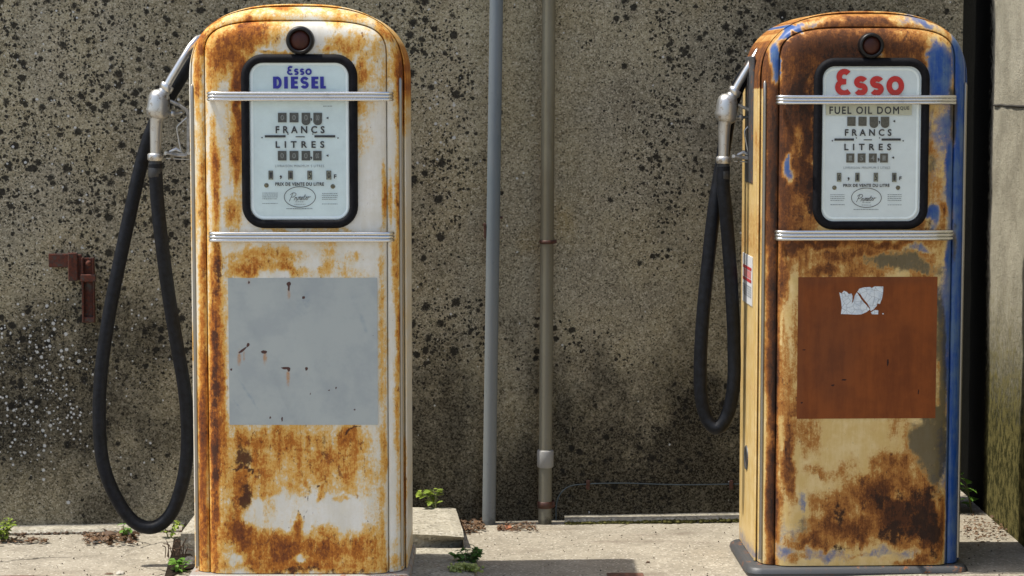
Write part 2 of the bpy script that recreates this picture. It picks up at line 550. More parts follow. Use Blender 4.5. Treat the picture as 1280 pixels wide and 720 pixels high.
def mat_return_wall():
    t = NT('mossy_pale_render')
    r, g, b, a = t.attr('wear')          # moss, painted gap shade and dark foot, joint
    n1 = t.noise(7, 7, 0.65)
    n2 = t.noise(60, 6, 0.72)
    n3 = t.noise(200, 4, 0.7)
    ns = t.noise(34, 7, 0.75, t.mapped((1, 1, 0.9)))
    c = t.mix(t.step(n1, 0.35, 0.65), (.31, .29, .225, 1), (.42, .395, .31, 1))
    c = t.mix(t.step(n3, 0.52, 0.72), c, (.20, .185, .14, 1))
    e = t.math('ADD', t.math('MULTIPLY', t.math('SUBTRACT', n2, 0.5), 1.2), t.math('MULTIPLY', t.math('SUBTRACT', ns, 0.5), 1.2))
    mcol = t.mix(t.step(ns, 0.40, 0.60), (.032, .032, .013, 1), (.150, .132, .052, 1))
    c = t.mix(t.step(t.math('ADD', r, t.math('MULTIPLY', e, 0.5)), 0.15, 0.7), c, mcol)
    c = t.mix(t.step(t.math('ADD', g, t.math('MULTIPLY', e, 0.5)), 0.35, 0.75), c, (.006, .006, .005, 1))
    nm = t.bump(t.math('ADD', n2, n3), 0.6, 0.004)
    nm = t.bump(ns, 0.5, 0.012, nm)
    return t.done(c, 0.95, 0, nm, 0.02)
M['return_wall'] = mat_return_wall()

def mat_ground():
    t = NT('worn_concrete_paving')
    n0 = t.noise(1.6, 5, 0.6)
    n1 = t.noise(8, 8, 0.68)
    n2 = t.noise(55, 6, 0.7)
    n3 = t.noise(260, 3, 0.7)
    vg = t.voro(190)
    sp = t.n('ShaderNodeSeparateColor')
    t.l(vg.outputs['Color'], sp.inputs[0])
    c = t.mix(t.step(n1, 0.35, 0.68), (.262, .235, .184, 1), (.345, .312, .248, 1))
    c = t.mix(t.step(n0, 0.5, 0.68), c, (.29, .255, .195, 1))
    c = t.mix(t.step(n2, 0.54, 0.72), c, (.18, .158, .122, 1))
    c = t.mix(t.math('MULTIPLY', t.step(sp.outputs[0], 0.9, 0.97), 0.7), c, (.13, .115, .09, 1))
    c = t.mix(t.math('MULTIPLY', t.step(sp.outputs[0], 0.1, 0.04), 0.7), c, (.55, .51, .43, 1))
    st = t.noise(4.5, 8, 0.7, t.mapped((.5, 1.2, 1), (5, 2, 0)))
    c = t.mix(t.math('MULTIPLY', t.step(st, 0.54, 0.70), 0.55), c, (.14, .108, .082, 1))
    dv = t.n('ShaderNodeVectorMath', operation='MULTIPLY_ADD')
    dn = t.n('ShaderNodeTexNoise')
    dn.inputs['Scale'].default_value = 9
    dn.inputs['Detail'].default_value = 5
    t.l(t.co, dn.inputs['Vector'])
    t.l(dn.outputs['Color'], dv.inputs[0])
    dv.inputs[1].default_value = (.16, .16, 0)
    t.l(t.co, dv.inputs[2])
    ck = t.voro(1.9, dv.outputs[0], 'DISTANCE_TO_EDGE')
    c = t.mix(t.math('MULTIPLY', t.step(ck.outputs[0], 0.012, 0.003), t.step(t.noise(1.1, 2, .5), 0.54, 0.60)), c, (.06, .052, .04, 1))
    h = t.math('ADD', t.math('MULTIPLY', n2, 0.6), n3)
    nm = t.bump(h, 0.35, 0.003)
    nm = t.bump(n1, 0.25, 0.02, nm)
    return t.done(c, 0.9, 0, nm, 0.25)
M['ground'] = mat_ground()
def mat_block():
    t = NT('rough_aggregate_concrete')
    n1 = t.noise(10, 7, 0.65)
    n2 = t.noise(80, 6, 0.72)
    vg = t.voro(150)
    sp = t.n('ShaderNodeSeparateColor')
    t.l(vg.outputs['Color'], sp.inputs[0])
    c = t.mix(t.step(n1, 0.35, 0.65), (.30, .275, .215, 1), (.40, .37, .295, 1))
    c = t.mix(t.math('MULTIPLY', t.step(sp.outputs[0], 0.75, 0.95), 0.7), c, (.14, .13, .10, 1))
    c = t.mix(t.math('MULTIPLY', t.step(sp.outputs[1], 0.75, 0.95), 0.6), c, (.55, .52, .44, 1))
    return t.done(c, 0.92, 0, t.bump(t.math('ADD', n2, sp.outputs[0]), 0.6, 0.003), 0.2)
M['block'] = mat_block()
M['moss'] = plain('dull_moss', (.10, .095, .03, 1), 0.95, 0, 0.3, 60, 0.4, 0.1)
def mat_pipe(name, a, b, stain, low):
    t = NT(name)
    n1 = t.noise(6, 6, 0.65, t.mapped((1, 1, .25)))
    n2 = t.noise(90, 5, 0.7)
    c = t.mix(t.step(n1, 0.42, 0.58), a, b)
    sx_ = t.n('ShaderNodeSeparateXYZ')
    t.l(t.co, sx_.inputs[0])
    c = t.mix(t.math('MULTIPLY', t.step(sx_.outputs[2], 1.25, 0.35), 0.7), c, low)
    c = t.mix(t.step(t.math('ADD', t.noise(14, 6, .7), t.math('MULTIPLY', sx_.outputs[2], -0.9)), 0.42, 0.62), c, stain)
    c = t.mix(t.math('MULTIPLY', t.step(n2, 0.58, 0.75), 0.5), c, stain)
    return t.done(c, 0.55, 0.0, t.bump(n2, 0.1, 0.001))
M['pipe_a'] = mat_pipe('blue_grey_zinc_paint', (.115, .145, .165, 1), (.150, .175, .19, 1), (.07, .075, .075, 1), (.185, .195, .19, 1))
M['pipe_b'] = mat_pipe('olive_grey_zinc', (.115, .100, .060, 1), (.160, .148, .100, 1), (.05, .042, .025, 1), (.175, .168, .130, 1))
M['pipe_c'] = mat_pipe('pale_grey_coupling', (.22, .22, .21, 1), (.28, .28, .265, 1), (.16, .15, .13, 1), (.26, .26, .25, 1))
M['cable'] = plain('blue_grey_cable', (.055, .075, .085, 1), 0.7)

def mat_leaf(name, a, b, tr=0.35):
    t = NT(name)
    n = t.noise(35, 4, 0.6)
    oi = t.n('ShaderNodeNewGeometry')
    f = t.math('ADD', t.math('MULTIPLY', oi.outputs['Random Per Island'], 0.7), t.math('MULTIPLY', n, 0.3))
    c = t.mix(f, a, b)
    t.done(c, 0.55, 0, None, 0.3)
    tl = t.n('ShaderNodeBsdfTranslucent')
    t.l(c, tl.inputs[0])
    mx = t.n('ShaderNodeMixShader')
    mx.inputs[0].default_value = tr
    t.l(t.b.outputs[0], mx.inputs[1])
    t.l(tl.outputs[0], mx.inputs[2])
    t.l(mx.outputs[0], t.out.inputs[0])
    return t.m
M['leaf'] = mat_leaf('weed_leaf', (.09, .22, .03, 1), (.18, .34, .05, 1))
M['leaf_y'] = mat_leaf('yellow_green_weed_leaf', (.18, .28, .035, 1), (.38, .46, .08, 1))
M['leaf_d'] = mat_leaf('dark_weed_leaf', (.06, .16, .035, 1), (.14, .27, .06, 1))
M['bloom'] = mat_leaf('pale_bud', (.36, .42, .12, 1), (.52, .55, .22, 1))
M['stem'] = plain('weed_stem', (.10, .11, .035, 1), 0.7)
M['twig'] = plain('dead_twig', (.10, .06, .035, 1), 0.85)
M['litter'] = mat_leaf('dead_leaf', (.05, .026, .014, 1), (.20, .12, .065, 1), 0.1)
M['terracotta'] = plain('terracotta', (.36, .13, .06, 1), 0.8, 0, 0.15, 60, 0.2)
M['pebble'] = plain('pale_pebble', (.45, .42, .35, 1), 0.8, 0, 0.15, 40, 0.2)

# ------------------------------------------------------------------ wear maps (local to each surface)
def blobs(px, py, lst, p=1.6):
    out = np.zeros(len(px))
    for b in lst:
        cx, cy, rx, ry, s = b[:5]
        ang = R(b[5]) if len(b) > 5 else 0.0
        dx, dy = px - cx, py - cy
        if ang:
            dx, dy = dx * math.cos(ang) + dy * math.sin(ang), -dx * math.sin(ang) + dy * math.cos(ang)
        k = s * np.exp(-(((dx / rx) ** 2 + (dy / ry) ** 2) ** p) * 0.7)
        out = np.where(s > 0, np.maximum(out, k) if s > 0 else out, out + k)
    return out

_lat = rng.random((256, 256))
def vnoise(x, y):
    xi, yi = np.floor(x).astype(int), np.floor(y).astype(int)
    fx, fy = x - xi, y - yi
    fx, fy = fx * fx * (3 - 2 * fx), fy * fy * (3 - 2 * fy)
    g = lambda a, b: _lat[a % 256, b % 256]
    return (g(xi, yi) * (1 - fx) + g(xi + 1, yi) * fx) * (1 - fy) + (g(xi, yi + 1) * (1 - fx) + g(xi + 1, yi + 1) * fx) * fy - 0.5
def fbm(x, y, o=4, gain=0.55):
    s_, a = 0, 1.0
    for k in range(o):
        s_ = s_ + a * vnoise(x * 2 ** k + 17.3 * k, y * 2 ** k + 9.1 * k)
        a *= gain
    return s_
def warp(px, py, amp=1.0):
    """ragged outlines: shift the lookup by several octaves of noise"""
    qx = px + amp * 16 * fbm(px / 26, py / 34 + 40, 5, .62)
    qy = py + amp * 22 * fbm(px / 22 + 90, py / 34 + 7, 5, .62)
    return qx, qy

# ------------------------------------------------------------------ SETTING: ground
def build_ground():
    xs = np.concatenate([[-400, -60, -15, -5], np.linspace(-2.6, 2.6, 53), [5, 15, 60, 400]])
    ys = np.concatenate([[-400, -60, -20, -8, -4], np.linspace(-1.5, 2.2, 75), [5, 20, 60, 400]])
    mb = MB()
    V = []
    for y in ys:
        for x in xs:
            z = 0.010 * max(-1.6, min(1.6, x))
            if -2.6 < x < 2.6 and -1.5 < y < 2.2:
                z += 0.005 * mnoise.noise((x * 1.7, y * 1.7, 0.3)) + 0.002 * mnoise.noise((x * 8, y * 8, 4.3))
            V.append((x, y, z))
    nx = len(xs)
    F = [(j * nx + i, j * nx + i + 1, (j + 1) * nx + i + 1, (j + 1) * nx + i) for j in range(len(ys) - 1) for i in range(nx - 1)]
    mb.add(V, F, True)
    tag(mb.build('ground', M['ground']), kind='structure')
build_ground()
def gz(x):
    return 0.010 * max(-1.6, min(1.6, x))

# ------------------------------------------------------------------ main wall
def wallY(x):
    return 1.035 + 0.045 * x
WX0, WX1 = -3.2, 1.437
def build_wall():
    H = 3.3
    step = 0.014
    xs = np.arange(-2.0, WX1 + 1e-6, step)
    xs = np.concatenate([np.linspace(WX0, -2.05, 12), xs, [WX1]])
    xs = np.unique(np.round(xs, 4))
    zs = np.concatenate([np.arange(-0.06, 1.72, step), np.linspace(1.75, H, 14)])
    nx, nz = len(xs), len(zs)
    mb = MB()
    V = [(x, wallY(x), z) for z in zs for x in xs]
    F = [(j * nx + i, j * nx + i + 1, (j + 1) * nx + i + 1, (j + 1) * nx + i) for j in range(nz - 1) for i in range(nx - 1)]
    mb.add(V, F, True)
    n0 = len(V)
    # ends, top, back
    b = 0.30
    A = [(WX0, wallY(WX0), -.06), (WX1, wallY(WX1), -.06), (WX1, wallY(WX1) + b, -.06), (WX0, wallY(WX0) + b, -.06)]
    Bq = [(x, y, H) for x, y, _ in A]
    mb.add(A + Bq, [(1, 2, 6, 5), (2, 3, 7, 6), (3, 0, 4, 7), (4, 5, 6, 7)])
    o = mb.build('rendered_wall', M['wall'])
    tag(o, 'long roughcast wall spotted with black lichen behind both fuel pumps', 'wall')
    P = np.array(mb.v)
    px, py = proj(P)
    ox, oy = px, py
    px = ox + 60 * fbm(ox / 90, oy / 120 + 11, 6, .62)
    py = oy + 70 * fbm(ox / 80 + 33, oy / 130, 6, .62)
    grime_shade = blobs(px, py, [(700, 640, 340, 185, .78), (560, 560, 120, 130, .62), (60, 500, 190, 110, .72), (180, 430, 90, 60, .62), (180, 520, 90, 80, .55), (120, 630, 260, 60, .40),
                           (760, 470, 190, 60, .55), (850, 590, 120, 100, .84), (800, 570, 40, 50, .95), (890, 520, 40, 50, .95), (560, 330, 40, 120, .22), (330, 300, 200, 400, .35), (60, 140, 200, 200, .12), (860, 150, 120, 200, .22), (1050, 300, 180, 500, .5),
                           (545, 120, 40, 130, .22), (660, 620, 40, 40, .5)], 1.0)
    grime_shade = grime_shade + .20 * fbm(ox / 50 + 5, oy / 90 + 2, 6, .65) * np.clip(oy / 500, .25, 1)
    grime_shade -= 0.20 * blobs(px, py, [(640, 150, 90, 210, 1), (760, 200, 70, 160, .8)])
    grime_shade = np.clip(grime_shade, 0, 1)
    px, py = ox + .4 * (px - ox), oy + .4 * (py - oy)
    blk = blobs(px, py, [(90, 150, 200, 220, .60), (60, 60, 120, 120, .56), (170, 350, 120, 120, .50), (60, 330, 110, 100, .5), (545, 150, 36, 190, .60), (520, 60, 50, 80, .62),
                         (880, 50, 90, 70, .52), (830, 200, 60, 110, .48), (780, 120, 40, 60, .22), (850, 560, 130, 70, .22), (760, 590, 60, 50, .20), (960, 40, 220, 40, .34),
                         (550, 430, 50, 70, .62), (60, 430, 110, 60, .62), (180, 430, 60, 50, .66), (720, 430, 90, 30, .35), (800, 570, 60, 50, .5), (880, 520, 40, 50, .6), (380, 200, 200, 300, .3), (735, 60, 30, 40, .10), (90, 560, 200, 60, .18)])
    blk = np.maximum(blk - .05, 0.004)
    wht = blobs(px, py, [(50, 500, 75, 66, 1.0), (50, 440, 60, 50, .6), (110, 400, 120, 100, .20), (100, 150, 140, 200, .08), (545, 160, 30, 60, .14), (80, 580, 80, 30, .3)])
    wht = np.maximum(wht, 0.012)
    pale = blobs(px, py, [(703, 285, 11, 26, .9), (660, 295, 16, 22, .7), (80, 318, 40, 14, .35), (930, 645, 50, 9, .8), (870, 650, 40, 6, .5), (590, 200, 60, 160, .15)])
    set_attr(o, 'wear', np.stack([grime_shade, blk, wht, pale], 1))
build_wall()

# return wall (faces left), runs towards the viewer on the right side
def build_return():
    X = 1.538
    ys = np.concatenate([np.linspace(-0.9, 0.5, 8), np.arange(0.55, 2.21, 0.02)])
    zs = np.concatenate([np.arange(-.06, 1.9, 0.02), np.linspace(1.95, 3.3, 10)])
    mb = MB()
    ny, nz = len(ys), len(zs)
    V = []
    jz = at(1250, 132, 0.9).z
    for z in zs:
        for y in ys:
            d = 0.004 * mnoise.noise((y * 3, z * 3, 1)) + 0.003 * mnoise.noise((y * 11, z * 11, 5))
            V.append((X + d, y, z))
    F = [(j * ny + i + 1, j * ny + i, (j + 1) * ny + i, (j + 1) * ny + i + 1) for j in range(nz - 1) for i in range(ny - 1)]
    mb.add(V, F, True)
    y0, y1 = -0.9, 2.2
    mb.add([(X + .02, y0, -.06), (X + .3, y0, -.06), (X + .3, y1, -.06), (X + .02, y1, -.06), (X + .02, y0, 3.3), (X + .3, y0, 3.3), (X + .3, y1, 3.3), (X + .02, y1, 3.3)],
           [(0, 1, 5, 4), (1, 2, 6, 5), (4, 5, 6, 7), (2, 3, 7, 6)])
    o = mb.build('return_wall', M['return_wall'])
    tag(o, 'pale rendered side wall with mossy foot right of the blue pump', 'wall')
    P = np.array(mb.v)
    y, z = P[:, 1], P[:, 2]
    moss = np.clip(1.05 - z / 0.95, 0, 1)
    grime_shade = np.clip((y - 1.02) / 0.20, 0, 1)  # near-black ramp paints the gap's shade into the wall colour
    grime_shade = np.maximum(grime_shade, 0.5 * np.exp(-(z / 0.05) ** 2))
    set_attr(o, 'wear', np.stack([moss, grime_shade, grime_shade * 0, grime_shade * 0 + 1], 1))
    # horizontal mortar joint cut as a thin dark recessed line with a bright lip below
    g = MB()
    pts = [(X - .002 + 0.004 * mnoise.noise((k * .7, 0, 0)), y0 + (1.08 - y0) * k / 40, jz + 0.004 * mnoise.noise((k * .6, 3, 0))) for k in range(41)]
    g.tube(pts, [0.004 + 0.0015 * abs(mnoise.noise((k * 1.3, 1, 0))) for k in range(41)], 6)
    g.build('mortar_joint', M['dark_joint'], o)
M['dark_joint'] = plain('dark_open_joint', (.05, .046, .038, 1), 0.95)
build_return()
# back of the gap between the two walls, colour blackened to paint its shade
mb = MB()
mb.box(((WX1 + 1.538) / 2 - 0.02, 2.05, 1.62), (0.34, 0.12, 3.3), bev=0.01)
o = mb.build('alcove_wall', plain('shade_black_render', (.010, .010, .008, 1), .95, 0, .3, 40, .4, .1))
tag(o, 'end wall with painted-in shade deep in the narrow gap beside the blue pump', 'wall')

# ledge along the wall foot
def build_ledge(px0, px1, z, depth, name, label):
    mb = MB()
    x0 = at(px0, 655, 1.0).x
    x1 = at(px1, 655, 1.0).x
    n = 40
    V = []
    for i in range(n + 1):
        x = x0 + (x1 - x0) * i / n
        yb = wallY(x) + 0.01
        j = 0.004 * mnoise.noise((x * 9, 0, 2))
        yf = wallY(x) - depth + j * 1.5
        zz = z + gz(x) + 0.003 * mnoise.noise((x * 7, 1, 7))
        V += [(x, yb, zz + .003), (x, yf + .008, zz), (x, yf, zz - .008), (x, yf, -.06)]
    F = []
    for i in range(n):
        for k in range(3):
            a = i * 4 + k
            F.append((a, a + 1, a + 5, a + 4))
    F += [(0, 3, 2, 1), tuple(n * 4 + k for k in (0, 1, 2, 3))]
    mb.add(V, F)
    o = fix_normals(mb.build(name, M['block']))
    return tag(o, label, 'ledge')
build_ledge(-60, 232, 0.014, 0.075, 'concrete_ledge', 'narrow pale concrete ledge along the wall foot left of the cream pump')
build_ledge(706, 1190, 0.014, 0.062, 'concrete_ledge', 'low mossy concrete ledge along the wall foot between grey pipes and blue pump')

# ------------------------------------------------------------------ slabs by the cream pump
def rough_slab(name, label, x0, x1, y0, y1, z0, z1, cat='slab', chip=None, n=26, slant=0.0):
    """slab with worn edges; slant moves the right edge with depth; chip = depth of the broken front right corner"""
    bm = bmesh.new()
    bmesh.ops.create_grid(bm, x_segments=n, y_segments=n, size=0.5)
    top = bm.verts[:]
    r = bmesh.ops.extrude_face_region(bm, geom=bm.faces[:])
    low = [v for v in r['geom'] if isinstance(v, bmesh.types.BMVert)]
    for v in low:
        v.co.z = -1.0
    bmesh.ops.subdivide_edges(bm, edges=[e for e in bm.edges if abs(e.verts[0].co.z - e.verts[1].co.z) > .5], cuts=4)
    for v in bm.verts:
        u, vv, k = v.co.x + .5, v.co.y + .5, -v.co.z
        x = x0 + (x1 - x0) * u + slant * (vv) * u
        y = y0 + (y1 - y0) * vv
        z = z1 + (z0 - z1) * k
        nz = mnoise.noise((x * 14, y * 14, z * 14)) * .004 + mnoise.noise((x * 40, y * 40, z * 40)) * .002
        edge = min(u, 1 - u, vv, 1 - vv)
        if k < .05:
            z += nz * 0.7 - (0.006 if edge < .02 else 0.0)
        else:
            y += nz * 2.2 if vv < .01 else 0
            x += nz * 2.2 if u > .99 else 0
        if chip and u > .80 and vv < .10:
            q = (u - .80) / .20
            y += chip * q * min(1, k * 2.2)
            z -= 0.010 * q * (k < .3) * (1 - vv / .1)
        v.co = (x, y, z)
    bmesh.ops.recalc_face_normals(bm, faces=bm.faces)
    me = bpy.data.meshes.new(name)
    bm.to_mesh(me)
    bm.free()
    me.materials.append(M['block'])
    o = bpy.data.objects.new(name, me)
    C.objects.link(o)
    return tag(o, label, cat)

pb = at(374.2, 715, 0.0)
P1_LOC = Vector((pb.x, 0.0, pb.z))
P2_ROT = R(2.0)
pb = at(1075.8, 705, 0.20)
P2_LOC = Vector((pb.x, 0.20, pb.z))
blk_x1 = at(580, 690, 0.56).x
rough_slab('concrete_slab', 'broken rough concrete slab behind the cream pump, front corner missing', at(229, 660, .6).x, blk_x1, 0.545, 0.965, -0.05, 0.062, chip=0.10, slant=-0.035)
rough_slab('concrete_slab', 'low concrete footing slab under the cream pump', at(246, 715, 0).x, at(594, 712, .3).x, -0.16, 0.535, -0.05, 0.020)

# ------------------------------------------------------------------ PUMPS
W0, H0, DEP = 0.2975, None, 0.40

def superarch(Wd, H, h, n, zs_count, arc_count):
    """left half outline from the bottom to the apex: list of (x>=0 half width, z)"""
    pts = [(Wd, (H - h) * i / zs_count) for i in range(zs_count)]
    for i in range(arc_count + 1):
        a = math.pi / 2 * i / arc_count
        ca, sa = max(math.cos(a), 0), max(math.sin(a), 0)
        pts.append((Wd * ca ** (2 / n), H - h + h * sa ** (2 / n)))
    pts[-1] = (0.0, H)
    return pts

class Pump:
    def __init__(s, name, loc, rz, H, label, mat, wear):
        s.H = H
        s.e = empty(name, loc, label, 'fuel pump', 'old fuel pumps against the wall', rz)
        s.M = Matrix.Translation(loc) @ Matrix.Rotation(rz, 4, 'Z')
        s.Mi = s.M.inverted()
        s.mat, s.wearf = mat, wear
        s.NZ, s.NA = 280, 64
        s.body()
    def L(s, px, py, y=-0.022):
        """photo pixel -> local x,z on the pump's own plane y"""
        o = s.Mi @ CAM
        d = s.Mi.to_3x3() @ ray(px, py)
        p = o + d * ((y - o.y) / d.y)
        return p.x, p.z
    def ring(s, t):
        return superarch(W0 - t, s.H - t * 0.95, 0.215 - 2.0 * min(t, .05) - 0.9 * max(t - .05, 0), 2.65 + 22 * min(t, .05) + 5 * max(t - .05, 0), s.NZ, s.NA)
    def wear_of(s, verts):
        V = np.array(verts)
        V = V.copy()
        V[:, 1] = 0.0
        Wd = (np.array(s.M.to_3x3()) @ V.T).T + np.array(s.M.translation)
        return s.wearf(*proj(Wd))
    def shell(s, prof, name, bottom_drop=None):
        mb = MB()
        rings = []
        for (t, y) in prof:
            P = s.ring(t)
            full = [(-x, y, z) for x, z in P] + [(x, y, z) for x, z in P[-2::-1]]
            rings.append(full)
        m = len(rings[0])
        V = [p for r in rings for p in r]
        F = []
        for i in range(len(rings) - 1):
            for k in range(m - 1):
                F.append((i * m + k, i * m + k + 1, (i + 1) * m + k + 1, (i + 1) * m + k))
        mb.add(V, F, True)
        return mb, rings
    def body(s):
        # casing: sides, top and back
        prof = [(0.02, DEP), (0.004, DEP - .004), (0.0, DEP - .015), (0.0, .30), (0.0, .22), (0.0, .16), (0.0, .105), (0.0015, .098), (0.008, .097)]
        mb, rings = s.shell(prof, 'casing')
        m = len(rings[0])
        bk = rings[0]
        half = (m + 1) // 2
        mb.add(bk, [(i, m - 1 - i, m - 2 - i, i + 1) for i in range(half - 1) if i + 1 < m - 2 - i] )
        o = mb.build('casing', s.mat, s.e)
        fix_normals(o, R(35))
        set_attr(o, 'wear', s.wear_of([v.co[:] for v in o.data.vertices]))
        s.casing = o
        # front cover: folded rim, rounded shoulder, groove
        prof = [(.010, .096), (.010, .090), (.002, .089), (.0, .087), (.0, .064), (.0012, .060), (.0032, .058), (.0050, .060), (.0056, .068), (.0058, .074), (.0082, .074), (.0084, .066), (.0088, .056), (.0096, .046), (.0118, .036), (.015, .026), (.020, .018),
                (.026, .011), (.033, .006), (.040, .003), (.046, .002), (.0485, .004), (.0495, .010), (.0497, .02)]
        mb, _ = s.shell(prof, 'front_cover')
        o = mb.build('front_cover', s.mat, s.e)
        fix_normals(o, R(50))
        set_attr(o, 'wear', s.wear_of([v.co[:] for v in o.data.vertices]))
        s.cover = o
        # front panel with soft edge
        prof = [(.0505, .02), (.0508, .008), (.052, .0025), (.055, -.003), (.060, -.008), (.067, -.0125), (.076, -.0160), (.086, -.0185), (.098, -.0198), (.110, -.020)]
        mb, rings = s.shell(prof, 'front_panel')
        m = len(rings[0])
        half = (m - 1) // 2
        last = rings[-1]
        o0 = len(mb.v) - m
        NC = 70
        # interior rows between the left and the right of the last ring
        idx = {}
        for i in range(half):
            l, r_ = last[i], last[m - 1 - i]
            for c in range(1, NC):
                f = c / NC
                idx[(i, c)] = len(mb.v)
                mb.v.append((l[0] + (r_[0] - l[0]) * f, -.020, l[2] + (r_[2] - l[2]) * f))
            idx[(i, 0)] = o0 + i
            idx[(i, NC)] = o0 + m - 1 - i
        for i in range(half - 1):
            for c in range(NC):
                mb.f.append((idx[(i, c)], idx[(i, c + 1)], idx[(i + 1, c + 1)], idx[(i + 1, c)]))
                mb.sm.append(True)
        for c in range(NC):
            mb.f.append((idx[(half - 1, c)], idx[(half - 1, c + 1)], o0 + half))
            mb.sm.append(True)
        o = mb.build('front_panel', s.mat, s.e)
        fix_normals(o, R(50))
        set_attr(o, 'wear', s.wear_of([v.co[:] for v in o.data.vertices]))
        s.panel = o
    def rrect(s, x0, z0, x1, z1, r, n=9):
        pts = []
        for cx, cz, a0 in ((x1 - r, z1 - r, 0), (x0 + r, z1 - r, 90), (x0 + r, z0 + r, 180), (x1 - r, z0 + r, 270)):
            for k in range(n + 1):
                a = R(a0 + 90 * k / n)
                pts.append((cx + r * math.cos(a), cz + r * math.sin(a)))
        return pts
    def strip_profile(s, rectpx, rpx, steps, name, mat, parent):
        """rounded-rect moulding; steps = list of (inset m, y)"""
        x0, z1 = s.L(rectpx[0], rectpx[1])
        x1, z0 = s.L(rectpx[2], rectpx[3])
        r = rpx / 458.0
        rings = [[(p[0], y, p[1]) for p in s.rrect(x0 + t, z0 + t, x1 - t, z1 - t, max(r - t, .004))] for t, y in steps]
        m = len(rings[0])
        mb = MB()
        F = [(i * m + k, i * m + (k + 1) % m, (i + 1) * m + (k + 1) % m, (i + 1) * m + k) for i in range(len(rings) - 1) for k in range(m)]
        mb.add([p for q in rings for p in q], F, True)
        o = mb.build(name, mat, parent)
        fix_normals(o, R(60))
        return o
    def bar(s, x0px, x1px, y0px, y1px):
        xa, za = s.L(x0px, y0px, -.045)
        xb, zb = s.L(x1px, y1px, -.045)
        zc, hh = (za + zb) / 2, abs(za - zb)
        r = hh / 6.0
        root = None
        mb = MB()
        for k in (-1, 0, 1):
            z = zc + k * 2 * r * 0.98
            pts = []
            for (x, y) in ((xa + .006, -.010), (xa + .001, -.022), (xa + .004, -.034), (xa + .016, -.041), (xa + .05, -.043)):
                pts.append((x, y, z))
            for q in range(1, 12):
                pts.append((xa + .05 + (xb - xa - .10) * q / 12, -.043, z))
            for (x, y) in ((xb - .05, -.043), (xb - .016, -.041), (xb - .004, -.034), (xb - .001, -.022), (xb - .006, -.010)):
                pts.append((x, y, z))
            mb.tube(pts, r * 1.02, 12)
        return mb.build('trim_bar', M['chrome'], s.e)
    def side_strip(s, sign, top_z, mat):
        mb = MB()
        pts, t = [], 0.0145
        x, y = W0 - t + .001, 0.024
        n = 24
        zz = [0.012 + (top_z - 0.012) * i / n for i in range(n + 1)]
        mb.tube([(sign * x, y, z) for z in zz] + [(sign * x, y + .002, top_z + .006)], [.0052] * (n + 1) + [.002], 10)
        return mb.build('side_trim_strip', M['side_strip'], s.e)
    def lamp(s, px, py, rpx):
        x, z = s.L(px, py, -.03)
        r = rpx / 458.0
        mb = MB()
        mb.lathe((x, -.019, z), (0, -1, 0), [(0, r * 1.02), (.012, r * 1.0), (.020, r * .96), (.024, r * .86), (.0235, r * .74), (.012, r * .70)], 36)
        b = mb.build('lamp_bezel', M['bezel'], s.e)
        mb = MB()
        prof = [(0.010 + .011 * math.cos(a), r * .72 * math.sin(a)) for a in [math.pi / 2 * (1 - i / 8) for i in range(9)]]
        mb.lathe((x, -.020, z), (0, -1, 0), prof, 32)
        mb.build('lamp_lens', M['lens'], b)
    def text(s, mb, txt, x0, y0, x1, y1, bold=0.0, shear=0.0, y=-.0258, space=1.0):
        c = bpy.data.curves.new('tmp', 'FONT')
        c.body = txt
        c.size = 1.0
        c.shear = shear
        c.space_character = space
        c.resolution_u = 3
        ob = bpy.data.objects.new('tmp', c)
        C.objects.link(ob)
        dg = bpy.context.evaluated_depsgraph_get()
        me = bpy.data.meshes.new_from_object(ob.evaluated_get(dg))
        V = np.array([v.co[:] for v in me.vertices])
        F = [tuple(p.vertices) for p in me.polygons]
        bpy.data.objects.remove(ob)
        bpy.data.curves.remove(c)
        bpy.data.meshes.remove(me)
        xa, za = s.L(x0, y1, y)
        xb, zb = s.L(x1, y0, y)
        lo, hi = V.min(0), V.max(0)
        U = (V - lo) / np.maximum(hi - lo, 1e-9)
        b_ = bold * 0.001
        offs = [(0, 0)] + [(b_ * math.cos(R(45 * k)), b_ * math.sin(R(45 * k))) for k in range(8)] if bold > 0 else [(0, 0)]
        for q, (dx, dz) in enumerate(offs):
            mb.add([(xa + b_ + (xb - xa - 2 * b_) * u[0] + dx, y - .00006 * q, za + b_ + (zb - za - 2 * b_) * u[1] + dz) for u in U], F)
    def rect(s, mb, x0, y0, x1, y1, y=-.0256, th=0.0):
        a, d = s.L(x0, y1, y)
        b, e = s.L(x1, y0, y)
        mb.poly([(a, d), (b, d), (b, e), (a, e)], y, th)
    def shield(s, mb, x0, y0, x1, y1, y2, y=-.0256):
        pts = [(x0, y0), (x1, y0), (x1, y1)]
        cx, rx = (x0 + x1) / 2, (x1 - x0) / 2
        for k in range(1, 10):
            a = math.pi * k / 10
            pts.append((cx + rx * math.cos(a), y1 + (y2 - y1) * math.sin(a)))
        pts.append((x0, y1))
        mb.poly([s.L(p[0], p[1], y) for p in pts], y)
    def ribbon(s, mb, pts, wd, closed=False, y=-.0258):
        n = len(pts)
        P = [Vector(p) for p in pts]
        A, Bq = [], []
        for i in range(n):
            if closed:
                t = P[(i + 1) % n] - P[(i - 1) % n]
            else:
                t = P[min(i + 1, n - 1)] - P[max(i - 1, 0)]
            t.normalize()
            nn = Vector((-t.y, t.x)) * wd / 2
            A.append(s.L(*(P[i] + nn), y))
            Bq.append(s.L(*(P[i] - nn), y))
        V = [(a[0], y, a[1]) for a in A] + [(b[0], y, b[1]) for b in Bq]
        m = n if closed else n - 1
        mb.add(V, [(i, (i + 1) % n, (i + 1) % n + n, i + n) for i in range(m)])
